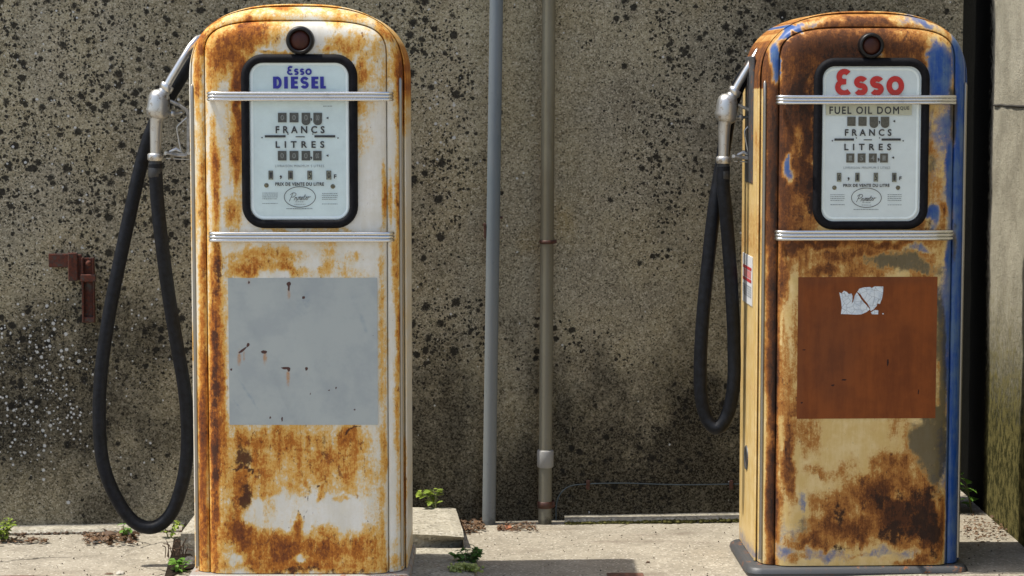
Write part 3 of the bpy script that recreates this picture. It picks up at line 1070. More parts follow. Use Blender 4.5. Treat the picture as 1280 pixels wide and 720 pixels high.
    def glyph(s, mb, ch, x0, y0, x1, y1, wd):
        """rounded lettering drawn as strokes inside a pixel box"""
        x0, x1, y0, y1 = x0 + wd / 2, x1 - wd / 2, y0 + wd / 2, y1 - wd / 2
        def pt(u, v):
            return (x0 + (x1 - x0) * u, y1 + (y0 - y1) * v)
        def arc(cx, cy, rx, ry, a0, a1, n=18):
            return [pt(cx + rx * math.cos(R(a0 + (a1 - a0) * k / n)), cy + ry * math.sin(R(a0 + (a1 - a0) * k / n))) for k in range(n + 1)]
        if ch == 'E':
            up_ = arc(.56, .755, .44, .245, 38, 255)
            lo_ = arc(.56, .275, .56, .275, 108, 318)
            s.ribbon(mb, up_ + [pt(.62, .525)], wd)
            s.ribbon(mb, [pt(.72, .53)] + lo_, wd, False, -.0261)
        elif ch == 's':
            s.ribbon(mb, arc(.52, .755, .48, .245, 25, 245) + arc(.48, .26, .50, .26, 62, -150), wd)
        elif ch == 'o':
            s.ribbon(mb, arc(.5, .5, .5, .5, 0, 348, 32), wd, True)

def arrow_left(s, mb, px, py, w_, y=-.0258):
    mb.poly([s.L(px - w_, py, y), s.L(px + w_, py + w_, y), s.L(px + w_, py - w_, y)], y)
def disc(s, mb, px, py, r, y=-.0258, n=12):
    mb.poly([s.L(px + r * math.cos(2 * math.pi * k / n), py - r * math.sin(2 * math.pi * k / n), y) for k in range(n)][::1], y)

def dial(P, outer, inner, rpx_o, rpx_i, dial_mat, spec):
    """gasket, dial plate with its print, counters, glass"""
    # dial plate
    x0, z1 = P.L(inner[0] - 3, inner[1] - 3)
    x1, z0 = P.L(inner[2] + 3, inner[3] + 3)
    mb = MB()
    mb.poly(P.rrect(x0, z0, x1, z1, rpx_i / 458)[::1], -.0225, .0015)
    plate = mb.build('dial_plate', dial_mat, P.e)
    fix_normals(plate)
    steps = [(-.003, -.0226), (-.001, -.0240), (.001, -.0244), (.003, -.0238), (.006, -.0227)]
    P.strip_profile(inner, rpx_i, [(t + .004, y) for t, y in steps], 'dial_bevel', M['dial_rim'], plate)
    wgap = (outer[2] - outer[0] - (inner[2] - inner[0])) / 2 / 458
    P.strip_profile(outer, rpx_o, [(-.002, -.0195), (-.001, -.026), (.002, -.031), (.007, -.034), (wgap * .6, -.034), (wgap - .003, -.032), (wgap, -.029), (wgap + .0005, -.0215)],
                    'window_gasket', M['gasket'], P.e)
    x0, z1 = P.L(inner[0] - 1, inner[1] - 1)
    x1, z0 = P.L(inner[2] + 1, inner[3] + 1)
    g = MB()
    g.poly(P.rrect(x0, z0, x1, z1, rpx_i / 458), -.0300, 0.0)
    g.build('window_glass', M['glass'], P.e)
    ink, grey = MB(), MB()
    for t in spec['ink']:
        P.text(ink, *t)
    for t in spec['grey']:
        P.text(grey, *t)
    for rr in spec['bars']:
        P.rect(ink, *rr)
    for a in spec['arrows']:
        arrow_left(P, ink, *a)
    for d_ in spec['dots']:
        disc(P, ink, *d_)
    for rows in spec['rows']:                     # fine print, too small to read: ruled as broken lines
        x0_, x1_, yy, h_ = rows
        x = x0_
        while x < x1_:
            l = random.uniform(.8, 2.6)
            P.rect(grey, x, yy, min(x + l, x1_), yy + h_)
            x += l + .6
    cx, cy, rx, ry = spec['ellipse']
    P.ribbon(ink, [(cx + rx * math.cos(2 * math.pi * k / 48), cy + ry * math.sin(2 * math.pi * k / 48)) for k in range(48)], 0.75, True)
    # the maker's script, drawn as slanted pen strokes
    sx0, sy0, sx1, sy1 = spec['script']
    def q(u, v):
        v2 = v
        return (sx0 + (sx1 - sx0) * (u + .10 * (v2 - .3)), sy1 + (sy0 - sy1) * v2 - (u - .5) * 1.6)
    def pen(pts):
        pp = spline([Vector(q(*p)) for p in pts], 5)
        P.ribbon(ink, [(p.x, p.y) for p in pp], 0.62)
    pen([(.05, .0), (.09, .5), (.13, .95)])
    pen([(.02, .78), (.12, 1.0), (.26, .93), (.27, .66), (.16, .48), (.10, .50)])
    pen([(.26, .08), (.29, .45), (.31, .36), (.35, .45)])
    pen([(.36, .45), (.35, .15), (.38, .08), (.42, .2)])
    pen([(.42, .08), (.44, .42), (.49, .44), (.48, .1), (.51, .42), (.56, .44), (.55, .1), (.60, .15)])
    pen([(.60, .25), (.66, .32), (.64, .45), (.60, .32), (.62, .1), (.68, .12)])
    pen([(.72, .75), (.70, .2), (.73, .08), (.77, .18)])
    pen([(.67, .5), (.78, .53)])
    pen([(.79, .25), (.85, .32), (.83, .45), (.79, .32), (.81, .1), (.86, .12)])
    pen([(.88, .08), (.91, .46), (.93, .36), (1.0, .44)])
    ink.build('dial_lettering', M['ink'], plate)
    grey.build('fine_print', M['ink_grey'], plate)
    # counters: one part per row, drums behind openings
    for row in spec['counters']:
        for (x0_, y0_, x1_, y1_, y2_, ch) in row:
            wn, dg = MB(), MB()
            if y2_:
                P.shield(wn, x0_, y0_, x1_, y1_, y2_)
            else:
                P.rect(wn, x0_, y0_, x1_, y1_)
            if ch:
                mx, my = (x1_ - x0_) * .30, (y1_ - y0_) * .22
                P.text(dg, ch, x0_ + mx, y0_ + my, x1_ - mx, y1_ - my + (1 if y2_ else 0), 0.35, 0, -.0262)
            wn.build('counter_window', spec['drum'], plate)
            if dg.v:
                dg.build('counter_digit', M['digit'], plate)
    for (x0_, y0_, x1_, y1_, ch) in spec['prices']:
        pw, pd, fr = MB(), MB(), MB()
        P.rect(pw, x0_, y0_, x1_, y1_, -.0256)
        P.text(pd, ch, x0_ + 1.5, y0_ + 1.8, x1_ - 1.2, y1_ - 1.6, 0.5, 0, -.0266)
        P.rect(fr, x0_, y0_, x0_ + .9, y1_, -.0261)
        P.rect(fr, x1_ - .7, y0_, x1_, y1_, -.0261)
        P.rect(fr, x0_ + .9, y0_, x1_ - .7, y0_ + .9, -.0261)
        pw.build('price_window', M['price_drum'], plate)
        pd.build('price_digit', M['ink'], plate)
        fr.build('price_window_frame', M['drum'], plate)
    for (sx, sy) in spec['screws']:
        x, z = P.L(sx, sy, -.024)
        m_ = MB()
        m_.lathe((x, -.0222, z), (0, -1, 0), [(0, .0062), (.002, .0062), (.0032, .0045), (.0034, .0001)], 16)
        m_.lathe((x, -.0222, z), (0, -1, 0), [(.0034, .0026), (.0042, .0024), (.0044, .0001)], 10)
        m_.build('screw', M['brass'], plate)
    return plate

def sheet(P, x0, y0, x1, y1, y, nx, nz, name, mat, th=.0008):
    a, d = P.L(x0, y1, y)
    b, e = P.L(x1, y0, y)
    mb = MB()
    V = [(a + (b - a) * i / nx, y, d + (e - d) * j / nz) for j in range(nz + 1) for i in range(nx + 1)]
    F = [(j * (nx + 1) + i, j * (nx + 1) + i + 1, (j + 1) * (nx + 1) + i + 1, (j + 1) * (nx + 1) + i) for j in range(nz) for i in range(nx)]
    mb.add(V, F)
    n0 = len(mb.v)
    mb.add([(a, y, d), (b, y, d), (b, y, e), (a, y, e), (a, y + th, d), (b, y + th, d), (b, y + th, e), (a, y + th, e)], [(0, 4, 5, 1), (1, 5, 6, 2), (2, 6, 7, 3), (3, 7, 4, 0)])
    return mb.build(name, mat, P.e), mb

# ---- cream pump
def wear_cream(px, py):
    ox, oy = px, py
    px, py = warp(px, py, .6)
    px = ox + (px - ox) * np.where(np.abs(ox - 376) > 85, .25, 1)
    rust = blobs(px, py, [
        (375, 5, 120, 6, .58), (300, 48, 55, 26, .80, -18), (278, 70, 22, 32, .80), (268, 92, 10, 24, .66), (300, 98, 13, 34, .92), (299, 150, 9, 60, .86), (292, 75, 18, 18, .8),
        (262, 30, 26, 12, .62, -40), (247, 85, 6, 70, .62), (252, 60, 7, 18, .72), (330, 16, 90, 9, .38), (430, 18, 70, 10, .40), (480, 40, 22, 10, .60, 35), (500, 95, 9, 48, .85), (499, 150, 8, 20, .62),
        (436, 55, 22, 15, .58), (455, 92, 8, 24, .66), (453, 140, 7, 14, .45), (420, 62, 25, 6, .5), (470, 70, 14, 20, .30), (375, 72, 60, 5, .55),
        (271, 232, 6, 62, .80), (294, 200, 7, 70, .58), (290, 262, 10, 24, .62), (268, 180, 5, 40, .55), (283, 150, 7, 40, .35), (300, 255, 6, 35, .5), (380, 286, 70, 5, .40),
        (488, 250, 3, 40, .55), (481, 250, 3, 32, .66), (497, 262, 4, 60, .60), (478, 220, 3, 20, .42),
        (272, 320, 7, 30, .8), (330, 318, 50, 11, .56), (315, 334, 36, 13, .68), (350, 336, 40, 10, .52), (415, 335, 40, 12, .30), (440, 320, 20, 10, .3),
        (478, 420, 7, 110, .42), (476, 470, 3, 60, .55), (497, 420, 4, 250, .55), (494, 330, 5, 40, .7), (480, 560, 5, 60, .50),
        (254, 330, 7, 200, .66), (254, 560, 8, 190, .84), (270, 500, 9, 240, .92), (281, 520, 5, 200, .58), (262, 480, 4, 240, .42),
        (350, 548, 74, 26, .60), (325, 580, 50, 34, .62), (395, 575, 66, 30, .58), (440, 552, 22, 24, .66), (410, 592, 50, 16, .50), (303, 608, 18, 40, .72), (452, 580, 18, 14, .46), (462, 600, 20, 26, .34), (340, 606, 40, 14, .52), (430, 604, 40, 12, .40), (320, 640, 8, 14, .3),
        (300, 668, 32, 26, .84), (345, 682, 44, 26, .84), (372, 658, 9, 18, .76), (405, 680, 50, 22, .78), (450, 684, 34, 24, .66), (375, 704, 130, 14, .66), (465, 665, 16, 20, .48), (290, 650, 12, 24, .60), (478, 650, 5, 50, .5),
        (384, 600, 4, 12, .6), (402, 612, 6, 14, .62), (425, 622, 10, 5, .55), (300, 640, 6, 14, .7), (503, 620, 4, 80, .6)], 1.3)
    rust -= blobs(px, py, [(342, 640, 26, 16, .30), (318, 628, 12, 10, .25), (430, 640, 44, 13, .38), (410, 655, 26, 9, .20), (377, 696, 8, 6, .55), (295, 700, 10, 6, .30), (380, 632, 30, 12, .22)])
    dark = blobs(px, py, [
        (270, 500, 8, 260, .62), (274, 330, 5, 60, .64), (303, 566, 13, 24, .80), (306, 614, 10, 18, .82), (302, 586, 20, 1.5, .95, 14), (392, 606, 16, 1.3, .8, -14), (384, 616, 1.3, 10, .7, 12), (372, 640, 1.3, 14, .7, -16), (380, 640, 1.3, 14, .7, 18), (445, 540, 12, 1.5, .8, -20), (407, 555, 7, 26, .52), (428, 542, 12, 10, .50), (418, 578, 10, 7, .52), (452, 546, 8, 10, .45),
        (300, 105, 5, 40, .36), (375, 712, 140, 6, .60), (255, 520, 5, 190, .40), (476, 500, 2.2, 110, .46), (488, 300, 2, 240, .40), (493, 470, 2, 240, .38), (475, 640, 4, 60, .42), (320, 672, 40, 14, .34), (372, 662, 7, 12, .42),
        (265, 222, 3, 60, .34), (345, 70, 30, 4, .42), (483, 255, 2, 12, .6), (497, 258, 2, 8, .55), (385, 675, 30, 14, .3), (375, 284, 70, 3, .5), (254, 100, 4, 22, .52)], 1.3)
    yel = blobs(px, py, [(275, 200, 16, 90, .55), (330, 20, 90, 12, .62), (450, 25, 50, 14, .55), (250, 200, 8, 150, .6), (335, 335, 60, 20, .55), (478, 430, 9, 120, .52), (497, 300, 6, 200, .50), (385, 62, 40, 14, .30),
                         (440, 590, 60, 26, .56), (375, 690, 90, 14, .46), (503, 400, 5, 340, .64), (375, 6, 130, 8, .6), (242, 400, 4, 320, .62), (460, 120, 8, 80, .4)])
    ol = np.zeros(len(px))
    rust = rust * .93 + .16 * fbm(ox / 14, oy / 22, 5, .65) * (rust > .12) + .08 * fbm(ox / 5, oy / 40 + 5, 3)
    rust = np.maximum(rust, .10 + .22 * np.clip(fbm(ox / 30 + 3, oy / 90, 4) * 2.2, 0, 1))
    dark = dark + .25 * fbm(ox / 9 + 50, oy / 16, 5, .65) * (dark > .12)
    return np.stack([np.clip(rust, 0, 1), np.clip(dark, 0, 1), np.clip(yel, 0, 1), ol], 1)

P1 = Pump('fuel_pump', P1_LOC, 0.0, at(374, 5, 0.07).z - P1_LOC.z, 'cream fuel pump streaked with orange rust, blue DIESEL dial, grey painted square', M['pump_cream'], wear_cream)
spec1 = dict(
    ink=[('FRANCS', 344.5, 157.5, 405.8, 166.7, .75, 0, -.0258, 1.7), ('LITRES', 344.5, 176.3, 405.5, 185, .75, 0, -.0258, 1.9), ('PRIX DE VENTE DU LITRE', 344, 228, 405, 232.3, .38, 0, -.0258, 1.1),
         ('F', 417.4, 218, 420.6, 223.2, .5), (',', 387.9, 195.6, 390.2, 199.8, .4), (',', 349.6, 219.2, 352.4, 224, .5), (',', 388, 147.6, 390, 151.5, .4)],
    grey=[('LIVRAISON MINIMUM 5 LITRES', 344, 206, 405, 209, 0.0, 0, -.0258, 1.2)],
    bars=[(331, 169, 357, 171.8), (393, 169, 419, 171.8), (369.5, 170.4, 380.8, 171.6)],
    arrows=[(409, 147.5, 1.6), (409, 194.5, 1.6)],
    dots=[(327.5, 172, .9), (422.5, 172.5, .9), (360, 167.6, .8), (391, 167.6, .8)],
    rows=[(328, 347, 241, .7), (328, 347, 243.4, .7), (328, 347, 245.8, .7), (328, 346, 248.2, .7), (328, 347, 254, .7), (402.5, 422, 241.6, .7), (402.5, 422, 244, .7), (402.5, 422, 246.4, .7), (402.5, 421, 248.8, .7),
          (402.5, 422, 254.6, .7), (358, 391, 260.4, .9), (404, 415, 132.4, .7), (369, 380, 252, .6), (368, 382, 255, .6)],
    ellipse=(374.8, 246.2, 19.5, 12.8), script=(361, 240.5, 388, 251),
    counters=[[(347.5, 141, 358.2, 153, None, 'o'), (362, 141, 373, 153, None, 'o'), (377, 141, 387.8, 152, 156.5, '0'), (391.7, 141, 402.5, 152, 156.5, 'oo')],
              [(347.3, 188.6, 358, 200.6, None, '0'), (362, 188.6, 373, 200.6, None, '0'), (377, 188.6, 387.7, 200.6, None, '0'), (391.4, 188.6, 402, 200.6, None, 'oo')]],
    prices=[(335.7, 213.3, 341.3, 224.5, '1'), (360.2, 213.3, 366, 224.5, '1'), (384.2, 213.3, 390, 224.5, '5'), (408, 213.3, 414, 224.5, '0')],
    screws=[(333, 231.7), (416, 233)], drum=M['drum'])
pl1 = dial(P1, (301.5, 68.5, 447, 284.5), (311.4, 77, 437.6, 275), 27, 17, M['dial_a'], spec1)
b1 = MB()
xs_ = [(341.3, 352.4), (355.2, 359.8), (363.6, 372.6), (375.4, 386.0), (389.2, 398.0), (400.2, 407.2)]
yt, yb, sw, hw = 95.8, 110.8, 4.5, 3.3
def block(ch, x0, x1):
    if ch in 'IEL':
        P1.rect(b1, x0, yt, x0 + sw, yb, -.0258)
    if ch == 'E':
        ym = (yt + yb) / 2 - .2
        for a_, b_, x_ in ((yt, yt + hw, x1), (ym - hw / 2, ym + hw / 2, x1 - .7), (yb - hw, yb, x1)):
            P1.rect(b1, x0 + sw, a_, x_, b_, -.0258)
    if ch == 'L':
        P1.rect(b1, x0 + sw, yb - hw, x1, yb, -.0258)
    if ch == 'D':
        P1.rect(b1, x0, yt, x0 + sw, yb, -.0258)
        h_ = (yb - yt) / 2 - hw / 2
        P1.ribbon(b1, [(x0 + sw, yt + hw / 2), (x0 + sw + .8, yt + hw / 2)] + [(x0 + sw + .8 + (x1 - x0 - sw - .8 - 2.1) * math.sin(R(q)), (yt + yb) / 2 - h_ * math.cos(R(q))) for q in range(0, 181, 12)] + [(x0 + sw, yb - hw / 2)], 4.0 * .92)
    if ch == 'S':
        cx, w_ = (x0 + x1) / 2, (x1 - x0) / 2 - 1.9
        t1, t2 = yt + 1.7, yb - 1.7
        h_ = (t2 - t1) / 4
        P1.ribbon(b1, [(cx + w_ * math.cos(R(q)), t1 + h_ - h_ * math.sin(R(q))) for q in range(15, 255, 12)] + [(cx + w_ * math.cos(R(q)), t2 - h_ - h_ * math.sin(R(q))) for q in range(70, -166, -12)], 3.6)
for ch, (x0, x1) in zip('DIESEL', xs_):
    block(ch, x0, x1)
for ch, x0, x1, y0 in (('E', 358.7, 366.8, 82.5), ('s', 367.4, 373.4, 85.6), ('s', 374.6, 380.6, 85.6), ('o', 381.6, 389.7, 85.6)):
    P1.glyph(b1, ch, x0, y0, x1, 93.9, 2.3)
b1.build('fuel_name_lettering', M['ink_blue'], pl1)
P1.bar(258.5, 490, 114.5, 126.5)
P1.bar(261, 491, 290, 303)
P1.side_strip(-1, P1.L(248, 108, 0.03)[1], M['alu'])
P1.side_strip(1, P1.L(502, 100, 0.03)[1], M['alu'])
P1.lamp(375, 50.5, 17.5)
o, mb = sheet(P1, 287, 347.5, 471.5, 531, -.0212, 110, 110, 'painted_square', M['patch_grey'])
px, py = proj(np.array([(P1.M @ Vector(v))[:] for v in mb.v]))
def chipmap(px, py):
    d = blobs(px, py, [(303, 438, 6.5, 1.5, 1, -38), (310, 431, 2, 3, .9, 20), (330, 440, 3.8, 2.2, 1), (357, 460, 6, 1.6, 1), (361, 462, 2, 3, .9), (361, 355, 2.8, 3, 1), (361, 361, 1.4, 4, .9), (379.5, 372, 2, 1.8, 1), (383, 461, 2, 2.6, .9),
                       (311, 353, 2, 3, .6), (338, 522, 1.4, 1.4, 1), (352.5, 524, 1.4, 3, 1), (420, 485, 1.3, 1.3, 1), (411, 488, 1.3, 1.3, .9), (388, 492, 1.2, 1.2, .8), (443, 512, 1.4, 1.2, .9), (289, 462, 1.4, 1.4, 1), (466, 420, 1.2, 1.2, .7)], 2)
    r = blobs(px, py, [(299, 448, 3, 12, .8), (305, 445, 2, 9, .7), (331, 447, 3, 10, .8), (333, 449, 1.5, 10, .6), (360, 472, 3, 14, .8), (361, 366, 3, 10, .7), (311, 352, 4, 8, .5), (287, 530, 4, 60, .25), (384, 466, 2, 6, .5)], 1.2)
    s = blobs(px, py, [(380, 385, 14, 22, .50), (388, 428, 16, 16, .5), (440, 375, 22, 16, .42), (455, 405, 5, 18, .6, -20), (430, 430, 25, 18, .38), (305, 365, 20, 5, .4, -20), (315, 500, 3, 40, .6, -33), (300, 510, 2.5, 20, .55, -38), (425, 456, 20, 5, .42), (345, 385, 40, 8, .3)])
    return np.stack([r * .8, d, s, s * 0 + 1], 1)
set_attr(o, 'wear', chipmap(px, py))
# base lip of the cream pump
mb = MB()
mb.box((0, .19, -.022), (.612, .455, .040), bev=.012, seg=3)
fix_normals(mb.build('base_plinth', M['lip'], P1.e))

# ---- blue pump
def wear_blue(px, py):
    ox, oy = px, py
    px, py = warp(px, py, .65)
    px = ox + (px - ox) * np.where((ox < 975) | (ox > 1172), .30, 1)
    rust = blobs(px, py, [
        (1003, 150, 34, 100, .84), (1050, 58, 80, 26, .80), (1120, 58, 50, 16, .70), (1152, 72, 18, 26, .74), (1000, 235, 24, 50, .70), (988, 255, 12, 50, .6), (1060, 30, 110, 8, .62), (960, 70, 12, 50, .50),
        (966, 200, 8, 140, .88), (966, 420, 8, 220, .92), (966, 620, 8, 120, .9), (978, 330, 6, 60, .66), (988, 306, 18, 16, .84), (1050, 316, 70, 12, .62), (1020, 336, 26, 10, .72), (985, 345, 7, 36, .70),
        (986, 560, 8, 58, .95), (984, 460, 6, 90, .60), (1110, 580, 26, 18, .56), (1098, 610, 46, 24, .76), (1046, 632, 30, 24, .56), (1066, 658, 56, 18, .70), (1130, 640, 50, 40, .92), (1158, 645, 24, 52, .95), (1172, 660, 10, 40, .8), (1020, 674, 40, 12, .60),
        (1170, 235, 9, 30, .76), (1182, 262, 12, 10, .80), (1168, 190, 7, 40, .50), (1010, 330, 30, 14, .55), (1172, 170, 6, 40, .40), (1035, 590, 34, 12, .46), (950, 560, 6, 120, .45), (990, 692, 10, 8, .55), (1180, 52, 12, 5, .6, 30),
        (1010, 300, 60, 8, .80), (1100, 302, 60, 7, .62), (1150, 702, 40, 6, .5), (1035, 690, 60, 4, .46), (1075, 572, 80, 50, .34), (1090, 330, 30, 20, .45)], 1.3)
    rust -= blobs(px, py, [(995, 182, 7, 17, .75), (993, 170, 4, 6, .6), (997, 262, 9, 14, .5), (998, 276, 14, 10, .5), (1040, 545, 50, 20, .42), (1122, 612, 12, 9, .34), (1145, 640, 10, 6, .36), (1105, 545, 30, 12, .25), (993, 215, 5, 5, .6)])
    dark = blobs(px, py, [
        (1006, 118, 28, 44, .60), (1018, 100, 14, 26, .64), (1152, 630, 32, 34, .84), (1128, 664, 40, 18, .74), (1165, 660, 12, 44, .74), (1048, 640, 9, 16, .60), (1098, 622, 24, 12, .58), (1060, 682, 46, 9, .52), (968, 240, 5, 140, .66), (967, 480, 5, 190, .64),
        (985, 548, 3, 60, .52), (1016, 230, 8, 50, .62), (1182, 262, 7, 6, .6), (1036, 58, 26, 10, .46), (1016, 150, 12, 80, .60), (1085, 76, 62, 7, .5), (1010, 290, 40, 6, .52), (1180, 690, 8, 20, .36), (1010, 262, 10, 18, .55), (996, 228, 8, 12, .5), (1160, 285, 14, 8, .5), (1060, 40, 60, 6, .36)], 1.3)
    blue = blobs(px, py, [
        (1174, 90, 21, 40, 1.0), (1178, 165, 16, 60, .66), (1172, 225, 13, 60, .56), (1197, 70, 10, 40, 1.0), (1163, 100, 8, 16, .6), (1182, 160, 12, 60, .66), (1162, 160, 6, 50, .5), (1187, 220, 8, 70, .9), (1162, 272, 8, 18, .85), (1188, 320, 8, 40, .95), (1150, 308, 18, 6, .66), (1183, 410, 9, 120, .78), (1174, 390, 5, 60, .5), (1176, 590, 8, 40, .56), (1172, 640, 6, 60, .42),
        (1174, 560, 8, 60, .52), (990, 41, 24, 6, .9, -35), (970, 75, 6, 24, 1.0), (1018, 28, 22, 5, .64, -12), (986, 208, 6, 24, .80), (1021, 200, 3, 100, .64), (1200, 150, 8, 160, .9), (1202, 500, 7, 230, 1.0), (1160, 460, 3, 60, .5),
        (980, 690, 22, 16, .62), (1030, 688, 40, 12, .58), (1110, 690, 60, 9, .52), (995, 655, 14, 30, .46), (926, 660, 14, 70, .74), (934, 696, 24, 16, .6), (1000, 628, 10, 16, .58), (1097, 72, 8, 5, .6), (1168, 600, 8, 20, .55), (975, 660, 8, 30, .5), (1150, 30, 40, 7, .62, 12)], 1.3)
    oli = blobs(px, py, [
        (1118, 326, 50, 15, .95), (1150, 336, 24, 12, 1.0), (1155, 545, 24, 30, 1.0), (1162, 580, 16, 30, .95), (1174, 540, 8, 60, .8), (1175, 440, 6, 90, .95), (1174, 510, 7, 40, .95), (1166, 610, 10, 22, .7), (1191, 130, 6, 24, .9), (1192, 165, 5, 34, .7), (1014, 190, 9, 70, .60), (1030, 70, 22, 16, .5), (980, 75, 5, 40, .3),
        (1010, 110, 22, 30, .52), (1160, 518, 18, 10, .9), (1167, 420, 5, 110, .6), (1164, 210, 8, 60, .60), (1000, 170, 14, 60, .50), (1060, 55, 30, 14, .40), (1000, 655, 12, 22, .5), (1194, 300, 5, 24, .6), (936, 60, 12, 70, .85), (936, 250, 10, 60, .5), (1163, 130, 5, 16, .55)], 1.3)
    edge = 1190 - (oy - 100) * .016
    blue = np.maximum(blue, .85 * np.clip((ox - edge + 6) / 8, 0, 1) * (oy > 60) - .8 * blobs(px, py, [(1192, 140, 5, 40, .9), (1182, 262, 8, 12, 1), (1192, 300, 4, 20, .6)]))
    rust = np.maximum(rust, .62 * np.clip((1040 - ox) / 60, 0, 1) * (oy < 300) * (oy > 50))
    rust = rust + .10 * np.clip((310 - oy) / 20, 0, 1) * np.clip((1150 - ox) / 20, 0, 1)
    rust = np.where((ox > edge) & (oy > 60), rust * .35, rust)
    rust = np.where((ox < 957) & (oy > 110), rust * .45, rust)
    rust -= .22 * blobs(px, py, [(1000, 330, 26, 26, 1), (986, 420, 8, 100, 1), (1050, 560, 60, 40, .8)])
    nz = fbm(ox / 14 + 31, oy / 24, 5, .65)
    rust = rust + .16 * nz * (rust > .1)
    rust = np.maximum(rust, .30 + .5 * fbm(ox / 28 + 3, oy / 60, 4) - .25 * (oy > 520))
    dark = dark + .30 * fbm(ox / 9 + 50, oy / 18, 5, .65) * (dark > .1)
    blue = blue + .14 * fbm(ox / 10 + 10, oy / 26, 5, .65)
    oli = oli + .25 * fbm(ox / 12 + 80, oy / 20, 5, .65) * (oli > .1)
    rust = rust * (1 - .92 * np.clip((blue - .25) * 2.2, 0, 1)) * (1 - .75 * np.clip((oli - .55) * 3, 0, 1))
    dark = dark * (1 - .6 * np.clip((blue - .4) * 2.2, 0, 1))
    rust = np.where((ox < 957) & (oy > 110), rust * .40, rust)
    return np.stack([np.clip(rust, 0, 1), np.clip(dark, 0, 1), np.clip(blue, 0, 1), np.clip(oli, 0, 1)], 1)

P2 = Pump('fuel_pump', P2_LOC, P2_ROT, at(1080, 14, 0.27).z - P2_LOC.z, 'blue and ochre rusted fuel pump with red dial lettering and brick red square', M['pump_blue'], wear_blue)
spec2 = dict(
    ink=[('FRANCS', 1056, 161.3, 1114.5, 170, .75, 0, -.0258, 1.7), ('LITRES', 1055.3, 179.5, 1114, 188, .75, 0, -.0258, 1.9), ('PRIX DE VENTE DU LITRE', 1054, 229.8, 1112, 233.8, .38, 0, -.0258, 1.1),
         ('F', 1124, 220.5, 1127.2, 225, .5), (',', 1097, 197.5, 1099.4, 202, .4), (',', 1059.4, 221.5, 1062, 226, .5), (',', 1098.3, 151, 1100.3, 155, .4)],
    grey=[('LIVRAISON MINIMUM 5 LITRES', 1054.5, 208.2, 1112.8, 211.2, 0.0, 0, -.0258, 1.2)],
    bars=[(1043, 173, 1067.5, 175.8), (1102, 173, 1126, 175.8), (1079.5, 174.2, 1090, 175.4)],
    arrows=[(1117.5, 151.5, 1.6), (1116, 197, 1.6)],
    dots=[(1040.5, 176, .9), (1129, 176, .9), (1070.5, 172.4, .8), (1099.5, 172.4, .8)],
    rows=[(1038, 1056, 243, .7), (1038, 1056, 245.4, .7), (1038, 1056, 247.8, .7), (1038, 1055, 250.2, .7), (1038, 1056, 255.5, .8), (1109.5, 1127, 243, .7), (1109.5, 1127, 245.4, .7), (1109.5, 1127, 247.8, .7), (1109.5, 1127, 250.2, .7),
          (1109.5, 1127, 255.8, .6), (1067, 1098, 261.4, .8), (1078, 1088, 253, .6), (1077, 1089, 256, .6)],
    ellipse=(1083, 247.2, 18.7, 12.1), script=(1070, 242.5, 1095, 252),
    counters=[[(1059, 146, 1069.6, 157.4, None, ''), (1073, 146, 1083.4, 157.4, None, ''), (1087, 146, 1097.7, 155.5, 160, ''), (1101, 146, 1111.6, 155.5, 160, '')],
              [(1057.8, 191.8, 1068, 203.2, None, '1'), (1072, 191.8, 1082, 203.2, None, '5'), (1086, 191.8, 1096, 203.2, None, '4'), (1100, 191.8, 1110, 203.2, None, '1')]],
    prices=[(1046, 216, 1051.7, 227, '0'), (1069, 216, 1074.5, 227, '1'), (1092, 216, 1097.6, 227, '5'), (1115, 216, 1120.7, 227.5, '1')],
    screws=[(1043, 234.6), (1122.5, 234.6)], drum=M['drum_b'])
pl2 = dial(P2, (1018.7, 73, 1158.5, 286), (1028, 83.5, 1148, 275.5), 26, 17, M['dial_b'], spec2)
b2 = MB()
for ch, x0, x1, y0, y1 in (('E', 1043.8, 1065.4, 86, 119.8), ('s', 1067, 1085, 95, 119.5), ('s', 1087, 1105, 95, 119.5), ('o', 1108, 1130.2, 95, 119.5)):
    P2.glyph(b2, ch, x0, y0, x1, y1, 6.9)
b2.build('brand_lettering', M['ink_red'], pl2)
st = MB()
P2.rect(st, 1032.5, 130, 1139.8, 143.8, -.0268, .0012)
st = st.build('fuel_name_strip', M['strip'], pl2)
sb = MB()
P2.text(sb, 'FUEL OIL DOM', 1036.7, 133, 1124, 142.6, .65, 0, -.0274, 1.25)
P2.text(sb, 'QUE', 1125, 133, 1136.4, 138, .2, 0, -.0274, 1.15)
sb.build('strip_lettering', M['ink'], pl2)
P2.bar(972.5, 1196.5, 118.8, 130.6)
P2.bar(971, 1192, 288, 300.6)
P2.side_strip(-1, P2.L(961, 104, 0.03)[1], M['alu'])
P2.side_strip(1, P2.L(1204, 106, 0.03)[1], M['alu'])
P2.lamp(1089, 57, 16.5)
o, mb = sheet(P2, 996, 346, 1172, 523.5, -.0212, 80, 80, 'painted_square', M['patch_red'])
px, py = proj(np.array([(P2.M @ Vector(v))[:] for v in mb.v]))
set_attr(o, 'wear', np.stack([px * 0, blobs(px, py, [(1110, 453, 1.6, 5, 1), (1055, 475, 3, 1.6, 1), (1041, 482, 2, 1.6, 1), (1148, 490, 1.5, 4, .8), (1005, 437, 3, 1.6, .8), (1002, 503, 1.6, 1.6, 1), (1090, 475, 1.5, 1.5, .6)], 2),
                              blobs(px, py, [(1020, 350, 30, 8, .5), (1040, 440, 30, 60, .55), (1000, 440, 6, 90, .5), (1100, 350, 80, 5, .4), (1060, 410, 40, 12, .4), (1170, 400, 4, 80, .3)]), px * 0 + 1], 1))
